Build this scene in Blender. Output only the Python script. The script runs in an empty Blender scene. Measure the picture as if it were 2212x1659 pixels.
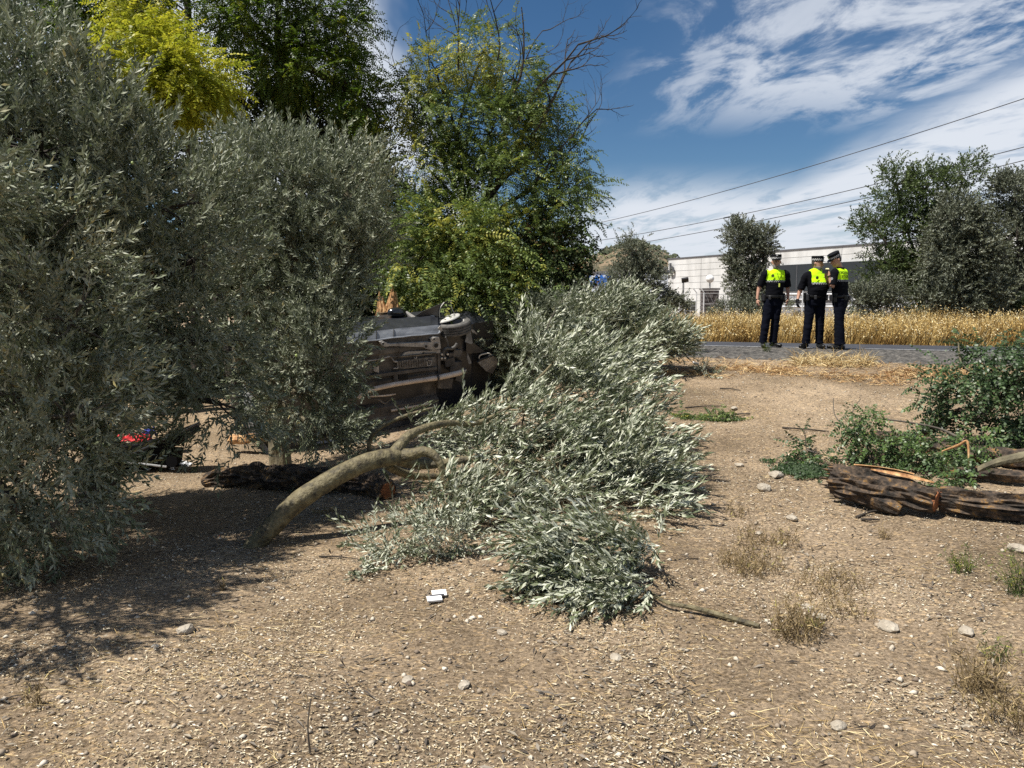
import bpy, bmesh, math, random
import numpy as np
from mathutils import Vector, Matrix, noise
R = math.radians
rng = np.random.default_rng(7)
random.seed(7)
S = bpy.context.scene
C = S.collection
# ------------------------------------------------------------------ camera
CAM = Vector((0.0, 0.0, 1.7)); PITCH = R(6.14)
cd = bpy.data.cameras.new('camera'); cam = bpy.data.objects.new('camera', cd); C.objects.link(cam)
cam.location = CAM; cam.rotation_euler = (R(90) - PITCH, 0, 0)
cd.sensor_width = 36; cd.lens = 27; cd.clip_end = 3000; cd.clip_start = 0.05
S.camera = cam
# ------------------------------------------------------------------ sun, sky, exposure
SUN = Vector((-0.43, -0.20, 0.88)).normalized()
sl = bpy.data.lights.new('sun', 'SUN'); sl.energy = 5.0; sl.angle = R(0.5); sl.color = (1.0, 0.95, 0.87)
so = bpy.data.objects.new('sun', sl); C.objects.link(so); so.location = (-20, 10, 60)
so.rotation_euler = SUN.to_track_quat('Z', 'Y').to_euler()
w = bpy.data.worlds.new('World'); S.world = w; w.use_nodes = True
S.view_settings.view_transform = 'Standard'; S.view_settings.look = 'None'
S.view_settings.exposure = 0.6; S.view_settings.gamma = 1.0; S.view_settings.use_curve_mapping = False
S.cycles.max_bounces = 6; S.cycles.transparent_max_bounces = 6; S.cycles.diffuse_bounces = 2
S.cycles.glossy_bounces = 2; S.cycles.transmission_bounces = 3; S.cycles.use_denoising = False

def build_world():
    nt = w.node_tree; N = nt.nodes; L = nt.links; N.clear()
    out = N.new('ShaderNodeOutputWorld'); bg = N.new('ShaderNodeBackground'); bg.inputs[1].default_value = 0.062
    sky = N.new('ShaderNodeTexSky'); sky.sky_type = 'NISHITA'; sky.sun_disc = False
    sky.sun_elevation = math.asin(SUN.z); sky.sun_rotation = math.atan2(SUN.x, SUN.y)
    sky.altitude = 600; sky.air_density = 1.0; sky.dust_density = 0.25; sky.ozone_density = 3.0
    tc = N.new('ShaderNodeTexCoord')
    sep = N.new('ShaderNodeSeparateXYZ'); L.new(tc.outputs['Generated'], sep.inputs[0])
    def m(op, a, b=None, c=None):
        n = N.new('ShaderNodeMath'); n.operation = op
        for i, v in enumerate((a, b, c)):
            if v is None: continue
            if isinstance(v, (int, float)): n.inputs[i].default_value = v
            else: L.new(v, n.inputs[i])
        return n.outputs[0]
    def ramp(v, lo, hi, a=0.0, b=1.0):
        n = N.new('ShaderNodeMapRange'); n.interpolation_type = 'SMOOTHSTEP'
        L.new(v, n.inputs[0])
        for i, q in zip((1, 2, 3, 4), (lo, hi, a, b)): n.inputs[i].default_value = q
        return n.outputs[0]
    X, Y, Z = sep.outputs[0], sep.outputs[1], sep.outputs[2]
    zz = m('MAXIMUM', Z, 0.015)
    # the cloud sheet: a plane high overhead, streaks running away from the viewer (b = across, a = along)
    b = m('DIVIDE', X, zz); a = m('DIVIDE', Y, zz)
    # bend so that the streaks keep their look near the horizon
    la = m('LOGARITHM', m('ADD', m('ABSOLUTE', a), 0.6), 2.718)
    lb = m('MULTIPLY', m('ARCTANGENT', m('MULTIPLY', b, 0.28)), 3.6)
    def noise_tex(sx, sy, scale, det, rough, dist=0.0, off=0.0):
        cb = N.new('ShaderNodeCombineXYZ')
        L.new(m('MULTIPLY', lb, sx), cb.inputs[0]); L.new(m('MULTIPLY', la, sy), cb.inputs[1]); cb.inputs[2].default_value = off
        n = N.new('ShaderNodeTexNoise'); n.inputs['Scale'].default_value = scale; n.inputs['Detail'].default_value = det
        n.inputs['Roughness'].default_value = rough; n.inputs['Distortion'].default_value = dist
        L.new(cb.outputs[0], n.inputs['Vector']); return n.outputs[0]
    fine = noise_tex(1.0, 1.9, 2.6, 9, 0.62, 0.5)
    soft = noise_tex(1.0, 0.8, 1.1, 5, 0.5, 0.3, 3.1)
    puff = noise_tex(1.0, 1.6, 7.0, 8, 0.6, 0.2, 7.7)
    wig = m('MULTIPLY', m('SUBTRACT', soft, 0.5), 1.6)
    bw = m('ADD', b, wig)
    def band(lo0, lo1, hi0, hi1, v=bw):
        return m('MULTIPLY', ramp(v, lo0, lo1), ramp(v, hi0, hi1, 1.0, 0.0))
    low = m('MULTIPLY', band(1.9, 2.7, 5.0, 7.0), ramp(a, 2.0, 4.0, 0.80, 1.0))
    low = m('MAXIMUM', low, m('MULTIPLY', band(0.2, 1.3, 12.0, 18.0, b), ramp(a, 5.5, 8.5)))
    high = m('MULTIPLY', band(0.35, 1.05, 1.9, 2.6), ramp(a, 3.5, 5.0, 1.0, 0.0))
    wisp = m('MULTIPLY', band(1.35, 1.6, 1.9, 2.1, b), ramp(a, 3.3, 4.2, 1.0, 0.0))
    left = m('MULTIPLY', band(-3.4, -1.9, -0.42, -0.10), ramp(a, 2.0, 3.0, 0.5, 1.0))
    dl = m('ADD', m('MULTIPLY', low, 1.0), 0.0)
    tex = m('ADD', m('MULTIPLY', ramp(fine, 0.32, 0.68), 0.75), m('MULTIPLY', ramp(puff, 0.3, 0.7), 0.25))
    lowd = m('MULTIPLY', low, ramp(tex, 0.0, 0.60, 0.42, 0.98))
    highd = m('MULTIPLY', high, ramp(tex, 0.22, 0.80, 0.03, 0.80))
    leftd = m('MULTIPLY', left, ramp(m('ADD', soft, m('MULTIPLY', puff, 0.5)), 0.60, 0.80, 0.0, 1.0))
    strip = m('MULTIPLY', wisp, ramp(puff, 0.38, 0.6, 0.0, 0.75))
    d = m('MAXIMUM', m('MAXIMUM', lowd, highd), m('MAXIMUM', leftd, strip))
    d = m('ADD', d, m('MULTIPLY', ramp(fine, 0.6, 0.85), 0.08))
    d = m('MULTIPLY', m('MINIMUM', d, 1.0), ramp(Z, 0.0, 0.02))
    hs = N.new('ShaderNodeHueSaturation'); hs.inputs['Saturation'].default_value = 1.22; hs.inputs['Value'].default_value = 0.84
    L.new(sky.outputs[0], hs.inputs['Color'])
    mix = N.new('ShaderNodeMixRGB'); L.new(d, mix.inputs[0]); L.new(hs.outputs[0], mix.inputs[1])
    mix.inputs[2].default_value = (8.0, 8.5, 9.3, 1)
    L.new(mix.outputs[0], bg.inputs[0]); L.new(bg.outputs[0], out.inputs[0])
build_world()

# ------------------------------------------------------------------ places: a photograph pixel (2212 wide) at a distance -> a point in the place
F = 1659.0; cp, sp = math.cos(PITCH), math.sin(PITCH)
def ray(px, py):
    x = (px - 1106) / F; y = (829.5 - py) / F
    return Vector((x, cp + y * sp, -sp + y * cp))
def P(px, py, D):
    r = ray(px, py); return CAM + r * (D / r.y)
def sstep(a, b, x):
    t = np.clip((x - a) / (b - a), 0, 1); return t * t * (3 - 2 * t)
def road_s(x, y): return (x - 3.7) * 0.353 + (y - 15.5) * 0.936
def gz(x, y, micro=True):
    x = np.asarray(x, float); y = np.asarray(y, float)
    s = road_s(x, y)
    zr = np.interp(s, [-40, -15, -12, -9, -5.5, -2.6, -1.9, -0.1, 0, 6.6, 20, 40, 80, 400], [0, 0, .0, .12, .38, .62, .69, .79, .80, .56, .42, .1, -.6, -1.0])
    zl = np.interp(y, [-20, 1, 4, 8, 10.6, 13, 17, 20], [0, 0, -.04, -.30, -.43, -.38, .2, .5])
    t = sstep(-3.6, 1.6, x); t = np.maximum(t, sstep(-4.5, -2.2, s))
    z = zr * t + zl * (1 - t)
    if micro:
        e = 1 - sstep(-2.6, -1.8, s)
        z = z + e * (0.018 * np.sin(x * 2.1 + 1.3 * np.sin(y * 1.7)) + 0.014 * np.sin(y * 2.9 + x * 1.1) + 0.006 * np.sin(x * 9 + y * 5) + 0.005 * np.sin(y * 13 - x * 7))
        z = z - 0.10 * np.exp(-(((x - 2.7) / 0.45) ** 2 + ((y - 9.4) / 0.3) ** 2))
    return z
def PH(px, py, h):
    """the place seen at a pixel, at height h above the ground"""
    r = ray(px, py); q = CAM.copy()
    for k in range(1, 1600):
        q = CAM + r * (0.5 + k * 0.02)
        if q.z - float(gz(q.x, q.y)) < h: break
    return q
def G(px, py):
    r = ray(px, py); t0, t1 = 1.0, None
    for k in range(1, 900):
        t = 0.5 + k * 0.05; q = CAM + r * t
        if q.z < float(gz(q.x, q.y)):
            return Vector((q.x, q.y, float(gz(q.x, q.y))))
    return CAM + r * 40

# ------------------------------------------------------------------ helpers
def tag(o, label=None, cat=None, group=None, kind=None):
    if label: o['label'] = label
    if cat: o['category'] = cat
    if group: o['group'] = group
    if kind: o['kind'] = kind
    return o
def thing(name, loc, label, cat, group=None):
    o = bpy.data.objects.new(name, None); C.objects.link(o); o.location = loc; o.empty_display_size = 0.1
    return tag(o, label, cat, group)
def link(name, me, mat=None, parent=None, smooth=False):
    o = bpy.data.objects.new(name, me); C.objects.link(o)
    if mat is not None:
        for m_ in (mat if isinstance(mat, (list, tuple)) else [mat]): me.materials.append(m_)
    if smooth: me.polygons.foreach_set('use_smooth', np.ones(len(me.polygons), bool))
    if parent is not None:
        o.parent = parent
        o.matrix_parent_inverse = world_of(parent).inverted()
    return o
def world_of(o):
    m = Matrix.LocRotScale(o.location, o.rotation_euler, o.scale)
    if o.parent is not None: m = world_of(o.parent) @ o.matrix_parent_inverse @ m
    return m
def tri_mesh(name, V, T, tint=None):
    me = bpy.data.meshes.new(name); V = np.ascontiguousarray(V, np.float32); T = np.ascontiguousarray(T, np.int32)
    me.vertices.add(len(V)); me.vertices.foreach_set('co', V.ravel())
    me.loops.add(T.size); me.loops.foreach_set('vertex_index', T.ravel())
    me.polygons.add(len(T)); me.polygons.foreach_set('loop_start', np.arange(0, T.size, 3, dtype=np.int32))
    me.update(calc_edges=True)
    if tint is not None:
        at = me.attributes.new('tint', 'FLOAT', 'FACE'); at.data.foreach_set('value', np.ascontiguousarray(tint, np.float32))
    return me
class MB:
    def __init__(s): s.v = []; s.f = []; s.m = []
    def add(s, V, Fc, mi=0):
        n = len(s.v); s.v += [tuple(q) for q in V]; s.f += [[i + n for i in f] for f in Fc]; s.m += [mi] * len(Fc)
    def box(s, c, size, rot=None, mi=0):
        c = Vector(c); h = Vector(size) / 2
        V = []
        for x in (-1, 1):
            for y in (-1, 1):
                for z in (-1, 1):
                    q = Vector((x * h.x, y * h.y, z * h.z))
                    if rot is not None: q = rot @ q
                    V.append(c + q)
        s.add(V, [[0, 1, 3, 2], [4, 6, 7, 5], [0, 4, 5, 1], [2, 3, 7, 6], [0, 2, 6, 4], [1, 5, 7, 3]], mi)
    def tube(s, path, rad, n=8, cap=True, wob=None, flat=None, mi=0, ref=None):
        V, Fc = tube_geo(path, rad, n, cap, wob, flat, ref); s.add(V, Fc, mi)
    def prism(s, pts, off, mi=0):
        n = len(pts); off = Vector(off); V = [Vector(p) for p in pts] + [Vector(p) + off for p in pts]
        s.add(V, [list(range(n - 1, -1, -1)), list(range(n, 2 * n))] + [[i, (i + 1) % n, n + (i + 1) % n, n + i] for i in range(n)], mi)
    def build(s, name, mat, parent=None, smooth=False, xf=None):
        me = bpy.data.meshes.new(name)
        V = s.v if xf is None else [tuple(xf @ Vector(q)) for q in s.v]
        me.from_pydata(V, [], s.f); me.update()
        o = link(name, me, mat, parent, smooth)
        if any(s.m): me.polygons.foreach_set('material_index', s.m)
        return o
def catmull(pts, k=4):
    pts = [Vector(p) for p in pts]
    if len(pts) < 3 or k < 2: return pts
    out = []
    for i in range(len(pts) - 1):
        p0 = pts[max(i - 1, 0)]; p1 = pts[i]; p2 = pts[i + 1]; p3 = pts[min(i + 2, len(pts) - 1)]
        for j in range(k):
            t = j / k
            out.append(0.5 * ((2 * p1) + (p2 - p0) * t + (2 * p0 - 5 * p1 + 4 * p2 - p3) * t * t + (3 * p1 - p0 - 3 * p2 + p3) * t ** 3))
    return out + [pts[-1]]
def tube_geo(path, rad, n=8, cap=True, wob=None, flat=None, ref=None):
    path = [Vector(p) for p in path]; m = len(path)
    if isinstance(rad, (int, float)): rad = [rad] * m
    if len(rad) != m: rad = list(np.interp(np.linspace(0, 1, m), np.linspace(0, 1, len(rad)), rad))
    V = []; up = Vector(ref) if ref is not None else None
    Lacc = 0.0
    for i, p in enumerate(path):
        t = (path[min(i + 1, m - 1)] - path[max(i - 1, 0)])
        if t.length < 1e-9: t = Vector((0, 0, 1))
        t.normalize()
        if up is None: up = Vector((0, 0, 1)) if abs(t.z) < 0.9 else Vector((1, 0, 0))
        x = up - t * up.dot(t)
        if x.length < 1e-6: x = t.orthogonal()
        x.normalize(); y = t.cross(x); up = x
        if i: Lacc += (p - path[i - 1]).length
        for k in range(n):
            a = 2 * math.pi * k / n; r = rad[i]
            if wob is not None: r *= wob(a, Lacc, p)
            fx = flat if flat else 1.0
            V.append(p + x * (math.cos(a) * r) + y * (math.sin(a) * r * fx))
    Fc = [[i * n + k, i * n + (k + 1) % n, (i + 1) * n + (k + 1) % n, (i + 1) * n + k] for i in range(m - 1) for k in range(n)]
    if cap:
        Fc.append([k for k in range(n)][::-1]); Fc.append([(m - 1) * n + k for k in range(n)])
    return V, Fc
def ridge(amp=0.1, ka=5, kl=1.5, seed=0.0):
    def f(a, l, p):
        v = noise.noise(Vector((math.cos(a) * ka * .5 + seed, math.sin(a) * ka * .5, l * kl)))
        v2 = noise.noise(Vector((math.cos(a) * ka * 1.5 + seed, math.sin(a) * ka * 1.5, l * kl * 2.5)))
        return 1 + amp * (abs(v) * 2.2 - .5) + amp * .7 * v2
    return f

# ------------------------------------------------------------------ materials
def new_mat(name):
    m = bpy.data.materials.new(name); m.use_nodes = True; return m, m.node_tree.nodes, m.node_tree.links, m.node_tree.nodes['Principled BSDF']
def ramp_node(N, stops):
    r = N.new('ShaderNodeValToRGB'); e = r.color_ramp.elements
    while len(e) < len(stops): e.new(0.5)
    for i, (p, c) in enumerate(stops):
        e[i].position = p; e[i].color = (*c, 1) if len(c) == 3 else c
    return r
def M(name, stops, scale=8, rough=0.8, metal=0.0, bump=0.0, bscale=None, stretch=(1, 1, 1), detail=6, coord='Object', spec=0.5, nrough=.55):
    m, N, L, bs = new_mat(name)
    if isinstance(stops, tuple): stops = [(0.3, tuple(c * 0.8 for c in stops)), (0.7, tuple(min(1, c * 1.15) for c in stops))]
    tc = N.new('ShaderNodeTexCoord'); mp = N.new('ShaderNodeMapping'); mp.inputs['Scale'].default_value = stretch
    L.new(tc.outputs[coord], mp.inputs[0])
    n = N.new('ShaderNodeTexNoise'); n.inputs['Scale'].default_value = scale; n.inputs['Detail'].default_value = detail; n.inputs['Roughness'].default_value = nrough
    L.new(mp.outputs[0], n.inputs['Vector'])
    r = ramp_node(N, stops); L.new(n.outputs[0], r.inputs[0]); L.new(r.outputs[0], bs.inputs['Base Color'])
    bs.inputs['Roughness'].default_value = rough; bs.inputs['Metallic'].default_value = metal
    bs.inputs['Specular IOR Level'].default_value = spec
    if bump:
        n2 = N.new('ShaderNodeTexNoise'); n2.inputs['Scale'].default_value = bscale or scale * 3; n2.inputs['Detail'].default_value = 5
        L.new(mp.outputs[0], n2.inputs['Vector'])
        b = N.new('ShaderNodeBump'); b.inputs['Strength'].default_value = min(1, bump); b.inputs['Distance'].default_value = 0.02
        L.new(n2.outputs[0], b.inputs['Height']); L.new(b.outputs[0], bs.inputs['Normal'])
    return m
def leaf_mat(name, stops, back=None, trans=0.25, rough=0.5, spec=0.4, transcol=None):
    m, N, L, bs = new_mat(name)
    at = N.new('ShaderNodeAttribute'); at.attribute_name = 'tint'
    r = ramp_node(N, stops); L.new(at.outputs['Fac'], r.inputs[0]); col = r.outputs[0]
    if back is not None:
        r2 = ramp_node(N, back); L.new(at.outputs['Fac'], r2.inputs[0])
        g = N.new('ShaderNodeNewGeometry'); mx = N.new('ShaderNodeMixRGB'); L.new(g.outputs['Backfacing'], mx.inputs[0])
        L.new(col, mx.inputs[1]); L.new(r2.outputs[0], mx.inputs[2]); col = mx.outputs[0]
    L.new(col, bs.inputs['Base Color']); bs.inputs['Roughness'].default_value = rough; bs.inputs['Specular IOR Level'].default_value = spec
    tr = N.new('ShaderNodeBsdfTranslucent')
    if transcol is not None:
        mm = N.new('ShaderNodeMixRGB'); mm.blend_type = 'MULTIPLY'; mm.inputs[0].default_value = 1; mm.inputs[2].default_value = (*transcol, 1)
        L.new(r.outputs[0], mm.inputs[1]); L.new(mm.outputs[0], tr.inputs[0])
    else: L.new(r.outputs[0], tr.inputs[0])
    ms = N.new('ShaderNodeMixShader'); ms.inputs[0].default_value = trans
    L.new(bs.outputs[0], ms.inputs[1]); L.new(tr.outputs[0], ms.inputs[2]); L.new(ms.outputs[0], N['Material Output'].inputs[0])
    return m
def tint_mat(name, stops, rough=0.85, spec=0.2):
    m, N, L, bs = new_mat(name)
    at = N.new('ShaderNodeAttribute'); at.attribute_name = 'tint'
    r = ramp_node(N, stops); L.new(at.outputs['Fac'], r.inputs[0]); L.new(r.outputs[0], bs.inputs['Base Color'])
    bs.inputs['Roughness'].default_value = rough; bs.inputs['Specular IOR Level'].default_value = spec
    return m
MT = {}
MT['olive_leaf'] = leaf_mat('olive_leaf', [(0, (.085, .105, .055)), (.5, (.17, .20, .11)), (.9, (.26, .29, .18)), (1, (.34, .29, .13))],
                            back=[(0, (.18, .20, .14)), (.6, (.27, .29, .21)), (1, (.36, .37, .28))], trans=.14, rough=.5, spec=.28)
MT['olive_leaf_fresh'] = leaf_mat('olive_leaf_fresh', [(0, (.06, .08, .04)), (.5, (.12, .145, .075)), (1, (.24, .26, .15))],
                            back=[(0, (.36, .38, .28)), (.6, (.52, .54, .42)), (1, (.66, .67, .55))], trans=.08, rough=.5, spec=.3)
MT['olive_far'] = leaf_mat('olive_far', [(0, (.05, .06, .03)), (.6, (.11, .12, .065)), (1, (.18, .185, .11))],
                            back=[(0, (.11, .125, .085)), (1, (.20, .215, .16))], trans=.12, rough=.5)
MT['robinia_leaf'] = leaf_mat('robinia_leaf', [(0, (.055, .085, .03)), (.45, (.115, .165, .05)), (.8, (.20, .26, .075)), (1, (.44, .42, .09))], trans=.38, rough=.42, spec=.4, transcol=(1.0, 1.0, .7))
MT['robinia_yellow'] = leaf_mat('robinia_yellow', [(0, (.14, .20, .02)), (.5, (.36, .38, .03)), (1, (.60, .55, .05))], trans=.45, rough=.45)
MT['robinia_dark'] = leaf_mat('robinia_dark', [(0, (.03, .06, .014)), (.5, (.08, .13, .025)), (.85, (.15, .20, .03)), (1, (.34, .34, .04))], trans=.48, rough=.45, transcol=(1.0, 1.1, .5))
MT['robinia_fallen'] = leaf_mat('robinia_fallen', [(0, (.03, .055, .02)), (.6, (.055, .095, .032)), (1, (.10, .16, .04))], back=[(0, (.09, .13, .07)), (1, (.22, .28, .16))], trans=.22, rough=.42)
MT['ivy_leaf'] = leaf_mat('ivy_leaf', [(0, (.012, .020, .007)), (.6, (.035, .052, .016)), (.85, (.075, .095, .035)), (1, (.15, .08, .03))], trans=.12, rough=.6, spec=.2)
MT['almond_leaf'] = leaf_mat('almond_leaf', [(0, (.035, .055, .018)), (.6, (.075, .11, .032)), (1, (.14, .18, .06))], trans=.28, rough=.5)
MT['bark_olive'] = M('bark_olive', [(.25, (.05, .042, .028)), (.5, (.13, .112, .066)), (.75, (.22, .195, .12))], scale=9, rough=.8, bump=.8, bscale=30, stretch=(1, 1, .6))
MT['bark_smooth'] = M('bark_smooth', [(.32, (.02, .017, .012)), (.42, (.075, .062, .034)), (.55, (.145, .12, .06)), (.72, (.22, .19, .11))], scale=17, rough=.7, bump=.7, bscale=45, detail=8, nrough=.65)
MT['bark_dark'] = M('bark_dark', [(.3, (.018, .014, .011)), (.7, (.06, .048, .036))], scale=12, rough=.9, bump=.9, bscale=30)
MT['twig'] = M('twig', [(.3, (.06, .05, .04)), (.7, (.13, .11, .085))], scale=10)
MT['bark_log'] = M('bark_log', [(.36, (.010, .008, .006)), (.48, (.045, .032, .022)), (.57, (.11, .075, .048)), (.62, (.26, .14, .035)), (.65, (.05, .04, .03)), (.72, (.34, .34, .31))],
                   scale=13, rough=.9, bump=1, bscale=26, detail=9, nrough=.7)
MT['torn_wood'] = M('torn_wood', [(.3, (.20, .085, .03)), (.5, (.42, .22, .09)), (.7, (.62, .42, .20))], scale=6, rough=.75, bump=.8, bscale=24, stretch=(3, 3, .6))
MT['cut_wood'] = M('cut_wood', [(.3, (.16, .055, .02)), (.7, (.34, .13, .045))], scale=22, rough=.8, bump=.5)
# ------------------------------------------------------------------ ground, shoulder, road
def ground_material():
    m, N, L, bs = new_mat('dry_soil')
    tc = N.new('ShaderNodeTexCoord')
    def nz(scale, det, rough=.6, st=(1, 1, 1)):
        mp = N.new('ShaderNodeMapping'); mp.inputs['Scale'].default_value = st; L.new(tc.outputs['Object'], mp.inputs[0])
        n = N.new('ShaderNodeTexNoise'); n.inputs['Scale'].default_value = scale; n.inputs['Detail'].default_value = det; n.inputs['Roughness'].default_value = rough
        L.new(mp.outputs[0], n.inputs['Vector']); return n.outputs[0]
    big = ramp_node(N, [(.32, (.19, .145, .098)), (.5, (.30, .23, .158)), (.66, (.41, .32, .225))]); L.new(nz(.75, 8, .62), big.inputs[0])
    fine = ramp_node(N, [(.32, (.10, .078, .055)), (.46, (.62, .60, .56)), (.56, (1, 1, 1)), (.70, (1.6, 1.5, 1.3))]); L.new(nz(55, 6, .75), fine.inputs[0])
    mx = N.new('ShaderNodeMixRGB'); mx.blend_type = 'MULTIPLY'; mx.inputs[0].default_value = .85
    L.new(big.outputs[0], mx.inputs[1]); L.new(fine.outputs[0], mx.inputs[2])
    # pale chips and dark bits
    vo = N.new('ShaderNodeTexVoronoi'); vo.inputs['Scale'].default_value = 42; vo.inputs['Randomness'].default_value = 1
    mp = N.new('ShaderNodeMapping'); mp.inputs['Scale'].default_value = (1, 1.7, 1); L.new(tc.outputs['Object'], mp.inputs[0]); L.new(mp.outputs[0], vo.inputs['Vector'])
    sp_ = N.new('ShaderNodeSeparateColor'); L.new(vo.outputs['Color'], sp_.inputs[0])
    cr = ramp_node(N, [(0, (.5, .47, .42)), (.14, (.5, .47, .42)), (.15, (1, 1, 1)), (.8, (1, 1, 1)), (.82, (1.7, 1.65, 1.5)), (.93, (2.1, 1.95, 1.6))]); cr.color_ramp.interpolation = 'CONSTANT'
    L.new(sp_.outputs[0], cr.inputs[0])
    mx2 = N.new('ShaderNodeMixRGB'); mx2.blend_type = 'MULTIPLY'; mx2.inputs[0].default_value = .5
    L.new(mx.outputs[0], mx2.inputs[1]); L.new(cr.outputs[0], mx2.inputs[2])
    L.new(mx2.outputs[0], bs.inputs['Base Color']); bs.inputs['Roughness'].default_value = .95; bs.inputs['Specular IOR Level'].default_value = .1
    b = N.new('ShaderNodeBump'); b.inputs['Strength'].default_value = 1; b.inputs['Distance'].default_value = .015; L.new(nz(38, 8, .8), b.inputs['Height'])
    L.new(b.outputs[0], bs.inputs['Normal'])
    return m
MT['soil'] = ground_material()
def sheet(name, xs, ys, zf, mat):
    X, Y = np.meshgrid(xs, ys); Zz = zf(X, Y); V = np.stack([X, Y, Zz], -1).reshape(-1, 3)
    nx, ny = len(xs), len(ys); i = np.arange(nx * ny).reshape(ny, nx)
    a, b, c, d = i[:-1, :-1].ravel(), i[:-1, 1:].ravel(), i[1:, 1:].ravel(), i[1:, :-1].ravel()
    T = np.concatenate([np.stack([a, b, c], 1), np.stack([a, c, d], 1)])
    return link(name, tri_mesh(name, V, T), mat, smooth=True)
xs = np.concatenate([np.linspace(-900, -40, 12)[:-1], np.linspace(-40, -9, 20)[:-1], np.linspace(-9, 11, 260)[:-1], np.linspace(11, 40, 24)[:-1], np.linspace(40, 900, 12)])
ys = np.concatenate([np.linspace(-60, -2, 10)[:-1], np.linspace(-2, 17, 260)[:-1], np.linspace(17, 60, 60)[:-1], np.linspace(60, 1400, 30)])
def ground_z(x, y):
    z = gz(x, y); s = road_s(x, y)
    return z - 0.06 * (sstep(-1.7, -1.5, s) * (1 - sstep(6.3, 6.5, s)))
tag(sheet('ground', xs, ys, ground_z, MT['soil']), kind='structure')
# the road runs along e = (.936,-.353), across it n = (.353,.936)
def strip(name, s0, s1, dz, mat, ns=8, jag=0.0, u0=-60, u1=70, nu=400, crumble=0.0):
    us = np.linspace(u0, u1, nu); ss = np.linspace(s0, s1, ns)
    U, Sx = np.meshgrid(us, ss)
    if jag:
        jn = np.array([noise.noise(Vector((u * 1.3, 5.5, 0))) * .7 + noise.noise(Vector((u * 5.1, 2.5, 0))) * .3 for u in us]) * jag
        Sx = Sx.copy(); Sx[0] += jn; Sx[1] += jn * .8
    X = 3.7 + U * .936 + Sx * .353; Y = 15.5 - U * .353 + Sx * .936
    Zz = gz(X, Y, False) + dz
    if crumble:
        cn = np.array([[noise.noise(Vector((a * 3, b * 6, 1))) * crumble + noise.noise(Vector((a * 11, b * 20, 1))) * crumble * .6 for a, b in zip(r1, r2)] for r1, r2 in zip(U, Sx)])
        fade = 1 - np.clip((Sx + .5) / .4, 0, 1)
        Zz = Zz + cn * fade
        Zz[0] -= .10
    V = np.stack([X, Y, Zz], -1).reshape(-1, 3); i = np.arange(V.shape[0]).reshape(U.shape)
    a, b, c, d = i[:-1, :-1].ravel(), i[:-1, 1:].ravel(), i[1:, 1:].ravel(), i[1:, :-1].ravel()
    return link(name, tri_mesh(name, V, np.concatenate([np.stack([a, b, c], 1), np.stack([a, c, d], 1)])), mat)
MT['asphalt'] = M('asphalt', [(.3, (.022, .024, .03)), (.7, (.048, .05, .06))], scale=2.5, rough=.85, bump=.4, bscale=120)
MT['shoulder'] = M('shoulder', [(.35, (.022, .02, .018)), (.5, (.075, .07, .062)), (.64, (.17, .155, .135))], scale=14, rough=.95, bump=1, bscale=60, detail=8, nrough=.7)
MT['road_paint'] = M('road_paint', [(.40, (.16, .16, .16)), (.5, (.5, .5, .49)), (.6, (.66, .66, .64))], scale=14, rough=.7, detail=8, nrough=.7)
tag(strip('road', 0.0, 6.5, 0.008, MT['asphalt']), kind='structure')
tag(strip('road_shoulder', -2.0, -0.004, 0.004, MT['shoulder'], ns=16, jag=.30, nu=900, crumble=.06), kind='structure')
tag(strip('road_edge_line', 0.03, .27, 0.014, MT['road_paint'], ns=3, jag=.015), kind='structure')

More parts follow.
